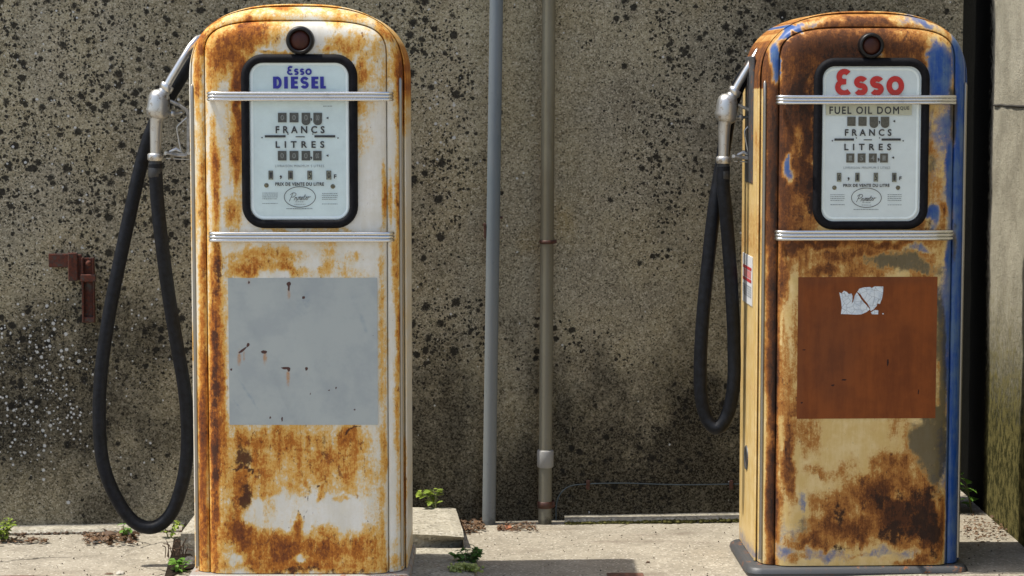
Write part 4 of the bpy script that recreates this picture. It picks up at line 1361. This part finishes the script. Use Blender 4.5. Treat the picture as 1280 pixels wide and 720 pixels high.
# torn paper left on the red square: three glued scraps
def scrap(pts, name):
    mb = MB()
    P_ = [P2.L(1030 + x / 12.0, 345 + y / 12.0, -.0224) for x, y in pts]
    mb.poly(P_, -.0224, .0009)
    o = fix_normals(mb.build(name, M['paper'], P2.e))
    return o
scrap([(230, 245), (265, 262), (300, 222), (345, 240), (370, 270), (412, 262), (428, 300), (425, 360), (415, 420), (440, 380), (465, 290), (492, 245), (530, 300), (560, 350), (600, 400), (640, 440), (690, 500), (640, 540), (560, 575), (480, 580), (400, 575), (300, 572), (255, 570), (268, 480), (258, 380)], 'torn_paper_scrap')
scrap([(500, 238), (530, 190), (600, 170), (690, 165), (715, 180), (760, 155), (890, 158), (885, 250), (870, 340), (838, 420), (800, 410), (790, 450), (740, 505), (700, 525), (690, 480), (650, 410), (620, 375), (600, 350), (570, 310), (545, 270)], 'torn_paper_scrap')
scrap([(705, 545), (760, 510), (815, 515), (812, 575), (720, 575)], 'torn_paper_scrap')
scrap([(875, 562), (890, 555), (898, 572), (880, 578)], 'torn_paper_scrap')

# side sticker and lock on the blue pump's left side
def side_rect(mb, y0, y1, z0, z1, off):
    x = -W0 - off
    mb.add([(x, y1, z0), (x, y0, z0), (x, y0, z1), (x, y1, z1)], [(0, 1, 2, 3)])
zs = lambda py: P2.L(937, py, .22)[1]
mb = MB()
mb.box((-W0 - .0012, .24, (zs(319) + zs(380)) / 2), (.0022, .205, zs(319) - zs(380)), bev=.0004, seg=1)
stk = mb.build('side_sticker', M['sticker'], P2.e)
mb = MB()
side_rect(mb, .150, .330, zs(337), zs(333), .0030)
side_rect(mb, .150, .330, zs(352), zs(348), .0030)
mb.build('sticker_red_bar', M['sticker_red'], stk)
mb = MB()
side_rect(mb, .160, .320, zs(347), zs(338), .0028)
mb.build('sticker_red_field', M['pink'], stk)
mb = MB()
for k in range(5):
    yy = .15
    while yy < .32:
        l = random.uniform(.015, .04)
        side_rect(mb, yy, min(yy + l, .33), zs(357 + k * 3 + 1.2), zs(357 + k * 3), .0030)
        yy += l + .008
mb.build('sticker_print', M['ink_grey'], stk)
mb = MB()
mb.lathe((-W0 + .002, .235, P2.L(933, 573, .22)[1]), (-1, 0, 0), [(0, .036), (.004, .036), (.006, .033), (.004, .029), (.0025, .028)], 28)
rg = mb.build('lock_ring', M['steel_base'], P2.e)
mb = MB()
mb.lathe((-W0 + .002, .235, P2.L(933, 573, .22)[1]), (-1, 0, 0), [(.0022, .0285), (.0026, .0001)], 28)
mb.build('lock_hole', M['dark'], rg)
# dark plate standing in for the shaded holster recess on each pump's left side
for P_, z0, z1 in ((P1, 60, 205), (P2, 70, 230)):
    m_ = MB()
    a = P_.L(240, z0, .2)[1]
    b = P_.L(240, z1, .2)[1]
    m_.box((-W0 + .001, .235, (a + b) / 2), (.008, .16, a - b), bev=.003)
    m_.build('holster_shade_plate', M['steel_base'], P_.e)

# steel plinth of the blue pump
mb = MB()
zb = gz(P2_LOC.x) - P2_LOC.z
pts = P2.rrect(-.330, -.034, .305, .40, .045)
for (z0, z1, g0, g1) in ((zb, -.012, 0, 0), ):
    ringz = [(zb - .01, 0.004), (zb + .004, .004), (-.020, 0), (-.008, .004), (-.003, .012)]
    rings = []
    for z, ins in ringz:
        rr = P2.rrect(-.330 + ins, -.036 + ins, .310 - ins, .405 - ins, .045 - ins)
        rings.append([(p[0], p[1], z) for p in rr])
    m = len(rings[0])
    mb.add([p for q in rings for p in q], [(i * m + k, i * m + (k + 1) % m, (i + 1) * m + (k + 1) % m, (i + 1) * m + k) for i in range(len(rings) - 1) for k in range(m)], True)
    mb.add(rings[-1], [tuple(range(m))])
o = mb.build('base_plinth', M['steel_base'], P2.e)
fix_normals(o, R(40))

# ------------------------------------------------------------------ hoses with nozzles
def hose_set(dx, label, tube_px, Yh, sc, refx, refy, tube_r, mat_body):
    """nozzle drawn once in pixels of the cream pump's nozzle, moved and scaled for the other"""
    root = empty('fuel_hose', at(refx, refy, Yh), label, 'fuel hose', 'hoses hanging beside the pumps')
    base = root.location.copy()
    def A(px, py, dy=0.0):
        return at(refx + (px - 198) * sc, refy + (py - 128) * sc, Yh + dy) - base
    k = 1 / 442.0 * sc
    # rubber
    pts = spline([at(x, y, Yh + d) - base for x, y, d in tube_px], 12)
    mb = MB()
    mb.tube(pts, tube_r, 18)
    mb.build('rubber_tube', M['rubber'], root)
    # coupling sleeve and collar
    mb = MB()
    a, b = A(194, 222), A(194.3, 199)
    mb.tube([a, a + (b - a) * .08, a + (b - a) * .5, a + (b - a) * .55, b], [8.2 * k, 9.0 * k, 9.0 * k, 8.4 * k, 8.2 * k], 18)
    mb.build('hose_sleeve', M['sleeve'], root)
    # nozzle body
    mb = MB()
    mb.tube([A(194.2, 201), A(194.2, 199.5), A(194.2, 193), A(194.2, 191.5)], [8.5 * k, 10 * k, 10 * k, 8 * k], 18)
    mb.tube([A(194.3, 192), A(194.6, 182), A(195, 165), A(195.6, 152), A(196.4, 147)], [6.6 * k, 7.0 * k, 7.6 * k, 8.2 * k, 9.4 * k], 18)
    mb.tube([A(196.5, 149), A(197, 146.5), A(197.4, 143), A(197.8, 137), A(198.4, 129), A(199, 121), A(199.5, 116), A(199.6, 112.5), A(199.7, 111)], [7.5 * k, 12.0 * k, 14.2 * k, 14.4 * k, 14.0 * k, 13.2 * k, 11.5 * k, 7.5 * k, 1 * k], 22)
    mb.tube([A(197.4, 138.5), A(197.5, 135.5)], 15.0 * k, 22)                      # seam ring
    mb.tube([A(200, 124, -.002), A(206, 113, -.002), A(207.5, 110)], [8.5 * k, 7.6 * k, 6.6 * k], 16)   # spout root
    noz = mb.build('nozzle', mat_body, root)
    mb = MB()
    mb.tube([A(206.2, 112.5), A(206.6, 112), A(209.6, 106.2), A(210, 105.6)], [8.0 * k, 8.8 * k, 8.8 * k, 8.0 * k], 18)
    mb.tube([A(208, 108.8), A(214, 98), A(226, 78), A(238, 58.5), A(246, 49, .03), A(262, 44, .06)], [5.2 * k, 5.0 * k, 4.8 * k, 4.6 * k, 4.4 * k, 4.2 * k], 16)
    mb.build('spout', M['alu'], noz)
    mb = MB()
    for dd in (-.008, .008):
        mb.tube([A(213, 126, dd), A(224, 131, dd), A(234.5, 138, dd), A(236.8, 143, dd), A(237, 165, dd), A(236.4, 190, dd), A(233, 195, dd), A(222, 194.5, dd), A(208, 191.5, dd)], 1.9 * k, 8)
    f = [A(213, 124.5), A(225, 129.5), A(236, 137.5), A(237.6, 143), A(237.6, 190), A(234, 196.5), A(222, 196), A(207, 193)]
    g_ = [A(213, 128.5), A(223.5, 133), A(232.5, 139.5), A(234, 144), A(233.8, 188), A(232, 191.5), A(222, 191), A(207, 189)]
    m_ = len(f)
    V = [p + Vector((0, -.009, 0)) for p in f + g_] + [p + Vector((0, .009, 0)) for p in f + g_]
    F = []
    for i in range(m_ - 1):
        F += [(i, i + 1, i + 1 + m_, i + m_), (2 * m_ + i, 2 * m_ + i + m_, 2 * m_ + i + 1 + m_, 2 * m_ + i + 1), (i, i + 2 * m_, i + 1 + 2 * m_, i + 1), (m_ + i, m_ + i + 1, 3 * m_ + i + 1, 3 * m_ + i)]
    mb.add(V, F)
    mb.build('hand_guard', M['guard'], noz)
    mb = MB()
    mb.tube([A(205, 143), A(214, 142), A(214.5, 142)], [2.4 * k, 2.4 * k, 3.8 * k], 10)
    mb.tube([A(214.5, 142), A(219, 142), A(219.5, 142), A(228, 141)], [4.2 * k, 4.2 * k, 2 * k, 1.6 * k], 12)
    mb.build('valve_knob', M['nozzle'], noz)
    mb = MB()
    mb.tube(spline([A(234, 147), A(228, 152), A(222, 158), A(221.5, 163), A(223.5, 175), A(226, 187), A(228, 192)], 6), 1.25 * k, 8)
    mb.tube([A(212, 190), A(220, 186.5), A(226, 190)], [2.2 * k, 3 * k, 2.2 * k], 8)
    mb.build('trigger', M['nozzle'], noz)
    mb = MB()
    for px_ in (207, 236):
        mb.tube([A(px_, 191.5, -.012), A(px_, 191.5, .012)], 2.2 * k, 10)
    mb.tube([A(208, 198), A(240, 199.5)], .8 * k, 6)
    mb.build('guard_pin', M['nozzle'], noz)
    return root
M['sleeve'] = plain('dull_black_sleeve', (.035, .036, .036, 1), 0.5, 0.2, 0.2, 60)
M['guard'] = plain('dull_guard_metal', (.30, .29, .265, 1), 0.4, 0.45, 0.2, 60, 0.05)

Y1, Y2 = 0.30, 0.44
hose_set(0, 'long black hose with silver nozzle hanging beside the cream pump', [
    (194.2, 205, 0), (194.8, 222, 0), (197.5, 260, 0), (203, 310, 0), (211, 370, .02), (221, 430, .04), (231, 490, .06), (234.5, 545, .08), (230, 595, .09), (215, 640, .10), (192, 659, .10), (166, 651, .10), (143, 618, .10), (128, 575, .10), (124, 520, .10), (127, 460, .10),
    (137, 390, .10), (150, 325, .10), (164, 260, .10), (178, 200, .10), (191, 160, .09), (207, 128, .08), (224, 100, .07), (238, 78, .06), (250, 62, .05)],
    Y1, 1.0, 198, 128, .0196, M['nozzle'])
hose_set(0, 'short black hose with silver nozzle hanging beside the blue pump', [
    (904, 208, 0), (904, 232, 0), (907, 262, .0), (911, 310, .01), (915, 370, .02), (917.5, 430, .03), (917, 480, .03), (910, 516, .04), (897, 535, .04), (884, 524, .05), (876.5, 495, .05), (875.5, 450, .05), (879, 390, .05), (886, 320, .05), (893, 260, .05),
    (902, 205, .06), (909, 160, .06), (917, 125, .05), (928, 98, .04), (946, 80, .03)],
    Y2, 0.98, 908, 133, .0200, M['nozzle'])

# ------------------------------------------------------------------ pipes
def pipe(name, label, p_top, p_bot, Yoff, r, mat, extra_top=1.2):
    b = at(p_bot[0], p_bot[1], wallY(at(p_bot[0], p_bot[1], 1.0).x) - Yoff)
    t = at(p_top[0], p_top[1], wallY(at(p_top[0], p_top[1], 1.0).x) - Yoff)
    root = empty(name, (b.x, b.y, gz(b.x)), label, 'pipe', 'grey pipes running up the wall')
    d = (t - b).normalized()
    base = root.location
    p0 = b - d * ((b.z - base.z) + 0.01) - base
    n = 30
    L = (t - b).length + extra_top
    mb = MB()
    mb.tube([p0 + d * (L * i / n) for i in range(n + 1)], r, 20)
    mb.build('tube', mat, root)
    def on(py):
        f = (py - p_bot[1]) / (p_top[1] - p_bot[1])
        return b + (t - b) * f - base
    return root, on, d
ra, on, d = pipe('wall_pipe', 'slim blue grey pipe on the wall nearest the cream pump', (620.5, 0), (611, 656), .05, .0215, M['pipe_a'])
mb = MB()
q = on(286)
mb.box(q + Vector((-.024, .010, 0)), (.010, .03, .044), bev=.003)
mb.box(q + Vector((-.026, -.002, .020)), (.010, .012, .012), bev=.003)
mb.build('wall_clip', M['clamp'], ra)
mb = MB()
q = on(269)
mb.tube([q + Vector((.014, .016, 0)), q + Vector((.030, .016, 0))], .004, 8)
mb.build('clip_bolt', M['clamp'], ra)
rb, on, d = pipe('wall_pipe', 'olive grey pipe with pale coupling and rusty clamps, nearer the blue pump', (686, 0), (681, 660), .055, .0215, M['pipe_b'])
mb = MB()
q = on(571)
mb.tube([q - d * .030, q - d * .026, q + d * .022, q + d * .026, q + d * .027], [.0235, .0265, .0265, .0245, .0215], 22)
mb.build('pipe_coupling', M['pipe_c'], rb)
for yy, hh in ((299, .006), (630, .011)):
    mb = MB()
    q = on(yy)
    mb.tube([q - d * hh, q - d * (hh - .001), q + d * (hh - .001), q + d * hh], [.0222, .0242, .0242, .0222], 22)
    mb.box(q + Vector((.026, .012, 0)), (.010, .03, hh * 1.8), bev=.002)
    mb.build('pipe_clamp', M['clamp'], rb)

# thin cable along the wall foot
mb = MB()
pp = [(694, 668), (695, 650), (695.5, 632), (700, 618), (712, 608), (735, 605), (780, 604), (850, 606), (925, 605), (1000, 604)]
P_ = []
for x, y in pp:
    X = at(x, y, 1.05).x
    P_.append(at(x, y, wallY(X) - .006))
cab = MB().tube(spline(P_, 8), .0019, 8).build('wall_cable', M['cable'])
tag(cab, 'thin blue grey cable running low along the wall from the olive pipe', 'cable')
for x in (735, 914):
    q = at(x, 606, wallY(at(x, 606, 1.05).x) - .006)
    m_ = MB()
    m_.box(q, (.012, .012, .030), bev=.002)
    m_.build('cable_clip', M['clamp'], cab)

# ------------------------------------------------------------------ rusted bracket on the wall
q = at(88, 335, wallY(-1.3) - .02)
br = empty('wall_bracket', q, 'rusted iron hinge bracket fixed to the wall left of the long hose', 'bracket')
def bx(mbx, x0, y0, x1, y1, dep, off=0.0, rot=None):
    a = at(x0, y0, q.y - off) - q
    b = at(x1, y1, q.y - off) - q
    mbx.box(((a.x + b.x) / 2, -off, (a.z + b.z) / 2), (abs(b.x - a.x), dep, abs(a.z - b.z)), rot, bev=.0025)
mb = MB(); bx(mb, 61, 317, 92, 334, .016, -.004); mb.build('fixing_plate', M['bracket'], br)
mb = MB(); bx(mb, 85, 316, 97, 351, .024, .012, Matrix.Rotation(R(12), 3, 'Z')); bx(mb, 94, 318, 103, 350, .010, .002); mb.build('folded_plate', M['bracket'], br)
mb = MB()
bx(mb, 102, 322, 106, 402, .022, .006); bx(mb, 116, 322, 119, 402, .022, .006); bx(mb, 105, 322, 117, 402, .008, -.006); bx(mb, 103, 396, 119, 403, .018, .004)
mb.build('hanging_channel', M['channel'] if 'channel' in M else M['bracket'], br)
mb = MB(); bx(mb, 101, 343, 120, 352, .012, .022); mb.build('channel_strap', M['bracket'], br)
mb = MB()
c = at(111, 329, q.y - .02) - q
mb.lathe(c, (0, -1, 0), [(0, .009), (.006, .009), (.010, .005), (.011, .0001)], 14)
mb.build('bolt_head', M['bracket'], br)

# ------------------------------------------------------------------ weeds
def weed(name, label, base, stems, h, spread, leaf, mat, nleaf=7, lean=(0, 0), bloom=None, lobes=False, group=None):
    root = empty(name, base, label, 'weed', group)
    sm, lf, bl = MB(), MB(), MB()
    for s_ in range(stems):
        a = random.uniform(0, 2 * math.pi)
        ln = random.uniform(.5, 1.0)
        tip = Vector((math.cos(a) * spread * ln + lean[0], math.sin(a) * spread * .7 * ln + lean[1], h * random.uniform(.6, 1.0)))
        mid = tip * .5 + Vector((0, 0, h * .18))
        pts = spline([(0, 0, -.01), mid, tip], 6)
        sm.tube(pts, [.0022 * (1 - .6 * i / len(pts)) for i in range(len(pts))], 6)
        for k in range(nleaf):
            t = .25 + .75 * k / max(1, nleaf - 1)
            p = pts[min(len(pts) - 1, int(t * (len(pts) - 1)))]
            an = a + (1.2 if k % 2 else -1.2) + random.uniform(-.7, .7)
            L_ = leaf * random.uniform(.6, 1.15)
            dr = Vector((math.cos(an), math.sin(an), random.uniform(-.15, .7))).normalized()
            sd = dr.cross(Vector((0, 0, 1))).normalized()
            sd = (sd + Vector((0, 0, random.uniform(-.4, .4)))).normalized()
            up_ = sd.cross(dr)
            wd = L_ * random.uniform(.26, .38)
            if lobes:
                out = [(0, 0), (.18, .35), (.28, .9), (.40, .45), (.52, 1.0), (.64, .45), (.76, .75), (.86, .35), (1, 0)]
            else:
                out = [(0, .05), (.2, .6), (.45, 1.0), (.7, .75), (.88, .35), (1, 0)]
            V, n_ = [], len(out)
            for (u, w_) in out:
                c_ = p + dr * L_ * u - Vector((0, 0, 1)) * L_ * .28 * u * u
                V += [c_ + sd * wd * w_ + up_ * wd * w_ * .25, c_, c_ - sd * wd * w_ + up_ * wd * w_ * .25]
            F = []
            for i in range(n_ - 1):
                b_ = i * 3
                F += [(b_, b_ + 3, b_ + 4, b_ + 1), (b_ + 1, b_ + 4, b_ + 5, b_ + 2)]
            lf.add(V, F, True)
        if bloom:
            for _ in range(bloom):
                c_ = tip + Vector((random.uniform(-.014, .014), random.uniform(-.012, .012), random.uniform(-.006, .012)))
                bl.lathe(c_, (0, 0, 1), [(-.004, .001), (-.002, .004), (.001, .0045), (.004, .0025), (.005, .0001)], 7)
    sm.build('stems', M['stem'], root)
    lf.build('leaves', mat, root)
    if bloom:
        bl.build('buds', M['bloom'], root)
    return root
G_ = 'weeds growing in the cracks'
def gb(px, py, z=0.0):
    p = on_ground(px, py, z)
    return (p.x, p.y, z + gz(p.x) - .002)
weed('weed_plant', 'bushy yellow green weed at the wall foot, left edge of the photo', gb(4, 671), 12, .072, .045, .022, M['leaf_y'], 8, group=G_)
weed('weed_plant', 'small feathery weed on the left ledge beside the litter', gb(154, 669), 5, .050, .035, .022, M['leaf'], 6, lobes=True, group=G_)
weed('weed_plant', 'yellow green weed behind the bottom of the long hose', gb(212, 668), 6, .055, .045, .020, M['leaf_y'], 7, lean=(-.01, 0), group=G_)
weed('weed_plant', 'bright green broad leaved weed in the hole beside the cream pump', gb(226, 712), 6, .040, .035, .026, M['leaf_g'] if 'leaf_g' in M else M['leaf'], 6, group=G_)
bb = at(545, 641, .93)
weed('weed_plant', 'light green fern like weed leaning over the broken concrete slab', (bb.x, .93, .06), 5, .062, .045, .032, M['leaf_y'], 7, lean=(-.015, -.01), lobes=True, group=G_)
weed('weed_plant', 'dark green weed with pale buds by the slab corner', gb(584, 710), 16, .060, .045, .024, M['leaf_d'], 8, bloom=0, group=G_)
weed('weed_plant', 'low clump of pale yellow green buds in front of the slab corner', gb(581, 722), 14, .036, .040, .016, M['leaf_y'], 7, bloom=8, group=G_)
gq = on_ground(1212, 645)
weed('weed_plant', 'dark leafy weed in the black gap behind the blue pump', (1.50, 1.12, .0), 3, .145, .020, .045, M['leaf'], 5, lean=(-.03, -.03), lobes=True, group=G_)

# ------------------------------------------------------------------ litter, shards, stones
def litter(name, label, px0, px1, py0, py1, n, z=0.0, size=.014):
    mb = MB()
    for _ in range(n):
        u = random.random() ** .8
        p = on_ground(random.uniform(px0, px1), random.gauss((py0 + py1) / 2, (py1 - py0) / 4), z)
        L_ = size * random.uniform(.5, 1.5)
        a = random.uniform(0, 6.28)
        tl = random.uniform(-.5, .5)
        dr = Vector((math.cos(a), math.sin(a), tl * .6))
        sd = Vector((-math.sin(a), math.cos(a), random.uniform(-.6, .6)))
        c_ = Vector((p.x, p.y, z + gz(p.x) + random.uniform(.001, .012)))
        wv = L_ * random.uniform(.2, .4)
        V = []
        for u, w_ in ((0, .1), (.3, .9), (.6, 1), (.85, .5), (1, 0)):
            m_ = c_ + dr * L_ * (u - .5) + Vector((0, 0, L_ * .25 * math.sin(u * 3.1)))
            V += [m_ + sd * wv * w_, m_ - sd * wv * w_]
        mb.add(V, [(i * 2, i * 2 + 2, i * 2 + 3, i * 2 + 1) for i in range(4)])
    o = mb.build(name, M['litter'])
    return tag(o, label, 'litter', kind='stuff')
litter('leaf_litter', 'brown dead leaves heaped at the foot of the slim grey pipe', 566, 606, 650, 668, 260)
litter('leaf_litter', 'brown leaf crumbs between the feet of the two pipes', 622, 672, 656, 666, 110)
litter('leaf_litter', 'dark leaf litter along the ledge left of the hose', 103, 172, 664, 676, 260, size=.016)
litter('leaf_litter', 'dead crumbs under the weed at the left edge', 0, 60, 668, 676, 90)
litter('leaf_litter', 'brown crumbs in the corner by the mossy side wall', 1205, 1262, 648, 690, 200, size=.011)

def stone(name, label, px, py, r, mat, cat, squash=.5, seed=0, z=0.0):
    p = on_ground(px, py, z)
    bm = bmesh.new()
    bmesh.ops.create_icosphere(bm, subdivisions=3, radius=1)
    for v in bm.verts:
        k = 1 + .35 * mnoise.noise(v.co * 1.3 + Vector((seed, 0, 0))) + .12 * mnoise.noise(v.co * 4 + Vector((0, seed, 0)))
        v.co = Vector((v.co.x * 1.2, v.co.y, v.co.z * squash)) * k * r
    me = bpy.data.meshes.new(name)
    bm.to_mesh(me)
    bm.free()
    for f in me.polygons: f.use_smooth = True
    me.materials.append(mat)
    o = bpy.data.objects.new(name, me)
    o.location = (p.x, p.y, z + gz(p.x) + r * squash * .6)
    C.objects.link(o)
    return tag(o, label, cat)
stone('pebble', 'pale white pebble on the concrete below the long hose', 150, 713, .011, M['pebble'], 'stone', .6, 1)
stone('pebble', 'flat brownish chip of stone beside the white pebble', 136, 713, .010, M['twig'], 'stone', .25, 2)
stone('pebble', 'small pale stone in the litter on the left ledge', 121, 673, .012, M['pebble'], 'stone', .6, 3)
stone('stone_lump', 'brown stone lump at the wall foot among the litter', 137, 668, .020, M['twig'], 'stone', .7, 4)
stone('stone_lump', 'rough dark stone lump in the hole beside the cream pump', 240, 702, .022, M['block'], 'stone', .7, 6)
stone('pebble', 'white stone chip among leaves by the slim pipe', 594, 653, .010, M['pebble'], 'stone', .4, 8)
stone('pebble', 'dark pebble alone on the sunlit concrete between the pumps', 810, 705, .005, M['twig'], 'stone', .6, 9)
# terracotta shard
p = on_ground(631, 663)
mb = MB()
mb.add([(-.024, -.006, .002), (.006, -.014, .002), (.024, -.004, .004), (.016, .012, .008), (-.014, .012, .006)], [(0, 1, 2, 3, 4)])
V = list(mb.v)
mb.add(V + [(x, y, z + .007) for x, y, z in V], [(5, 6, 7, 8, 9)] + [(i, (i + 1) % 5, (i + 1) % 5 + 5, i + 5) for i in range(5)])
o = fix_normals(mb.build('tile_shard', M['terracotta'], None, (p.x, p.y, gz(p.x))))
tag(o, 'broken orange terracotta shard between the two pipe feet', 'shard')
# rusted round cover at the lower left
p = on_ground(28, 717)
mb = MB()
mb.lathe((0, 0, 0), (0, 0, 1), [(-.02, .30), (.006, .30), (.010, .296), (.010, .27), (.006, .268), (.006, .0001)], 64)
o = mb.build('iron_cover', M['lid'], None, (p.x, p.y - .30, gz(p.x)))
tag(o, 'rusty round iron cover set in the concrete, lower left corner', 'manhole cover')
p = on_ground(781, 720.0)
mb = MB()
mb.box((0, -.07, .003), (.105, .14, .008), bev=.003)
o = mb.build('iron_plate', M['lid'], None, (p.x, p.y, gz(p.x)))
tag(o, 'small rusty iron plate flush in the concrete between the pumps', 'metal plate')
# twigs in the hole beside the cream pump
p = on_ground(222, 690)
tw = MB()
for _ in range(16):
    a = random.uniform(0, 6.28)
    c_ = Vector((random.uniform(-.03, .03), random.uniform(-.07, .07), .004))
    L_ = random.uniform(.03, .07)
    tip = c_ + Vector((math.cos(a) * L_ * .5, math.sin(a) * L_ * .5, random.uniform(.01, .06)))
    tw.tube(spline([c_, (c_ + tip) / 2 + Vector((random.uniform(-.01, .01), 0, .012)), tip], 4), .0014, 6)
o = tw.build('dead_twigs', M['twig'], None, (p.x, p.y, gz(p.x)))
tag(o, 'tangle of dead brown twigs in the hole beside the cream pump', 'twigs', kind='stuff')
# soil-brown sheet painted with the shade of the hole beside the cream pump
p = on_ground(224, 697)
q = [on_ground(x, y) for x, y in ((204, 724), (214, 690), (217, 672), (226, 671), (233, 684), (246, 700), (246, 707), (226, 712))]
mb = MB()
n = len(q)
V = []
for a in q:
    V.append((a.x - p.x, a.y - p.y, gz(a.x) - gz(p.x) + .006))
mb.add([(0, 0, .005)] + V, [(0, i + 1, (i + 1) % n + 1) for i in range(n)])
tag(fix_normals(mb.build('hole_shade_sheet', plain('shade_dark_soil', (.022, .016, .011, 1), .95, 0, .3, 90, .5, .1), None, (p.x, p.y, gz(p.x)))), kind='structure')
# moss and grit packed along the foot of the ledges
def grit(name, label, px0, px1, z, n, mat, r):
    mb = MB()
    for _ in range(n):
        px_ = random.uniform(px0, px1)
        x = at(px_, 657, 1.0).x
        c_ = (x, wallY(x) - .066 - abs(random.gauss(0, .006)), gz(x) + random.uniform(0, .006))
        rr = r * random.uniform(.4, 1.3)
        mb.lathe(c_, (random.uniform(-.3, .3), 0, 1), [(-rr * .5, .0001), (-rr * .2, rr), (rr * .3, rr * .8), (rr * .6, .0001)], 6)
    tag(mb.build(name, mat), label, 'moss', kind='stuff')
grit('moss_clumps', 'dark moss packed along the foot of the right ledge', 706, 930, 0, 420, M['moss'], .0075)
grit('moss_clumps', 'dark grit along the foot of the left ledge', -10, 232, 0, 260, M['twig'], .006)

# loose grit on the concrete
mb = MB()
for _ in range(900):
    px_, py_ = random.uniform(-20, 1290), 652 + 75 * random.random() ** 1.3
    p = on_ground(px_, py_)
    if p.y > wallY(p.x) - .07: continue
    rr = .0008 + .0022 * random.random() ** 3
    mb.lathe((p.x, p.y, gz(p.x) + .0035), (random.uniform(-.4, .4), random.uniform(-.4, .4), 1), [(-rr, .0001), (-rr * .3, rr), (rr * .4, rr * .9), (rr * .9, .0001)], 6)
tag(mb.build('loose_grit', plain('mixed_grit', (.17, .145, .11, 1), .9, 0, .35, 25, 0, .2)), 'scattered dark grit and crumbs lying on the pale concrete', 'grit', kind='stuff')
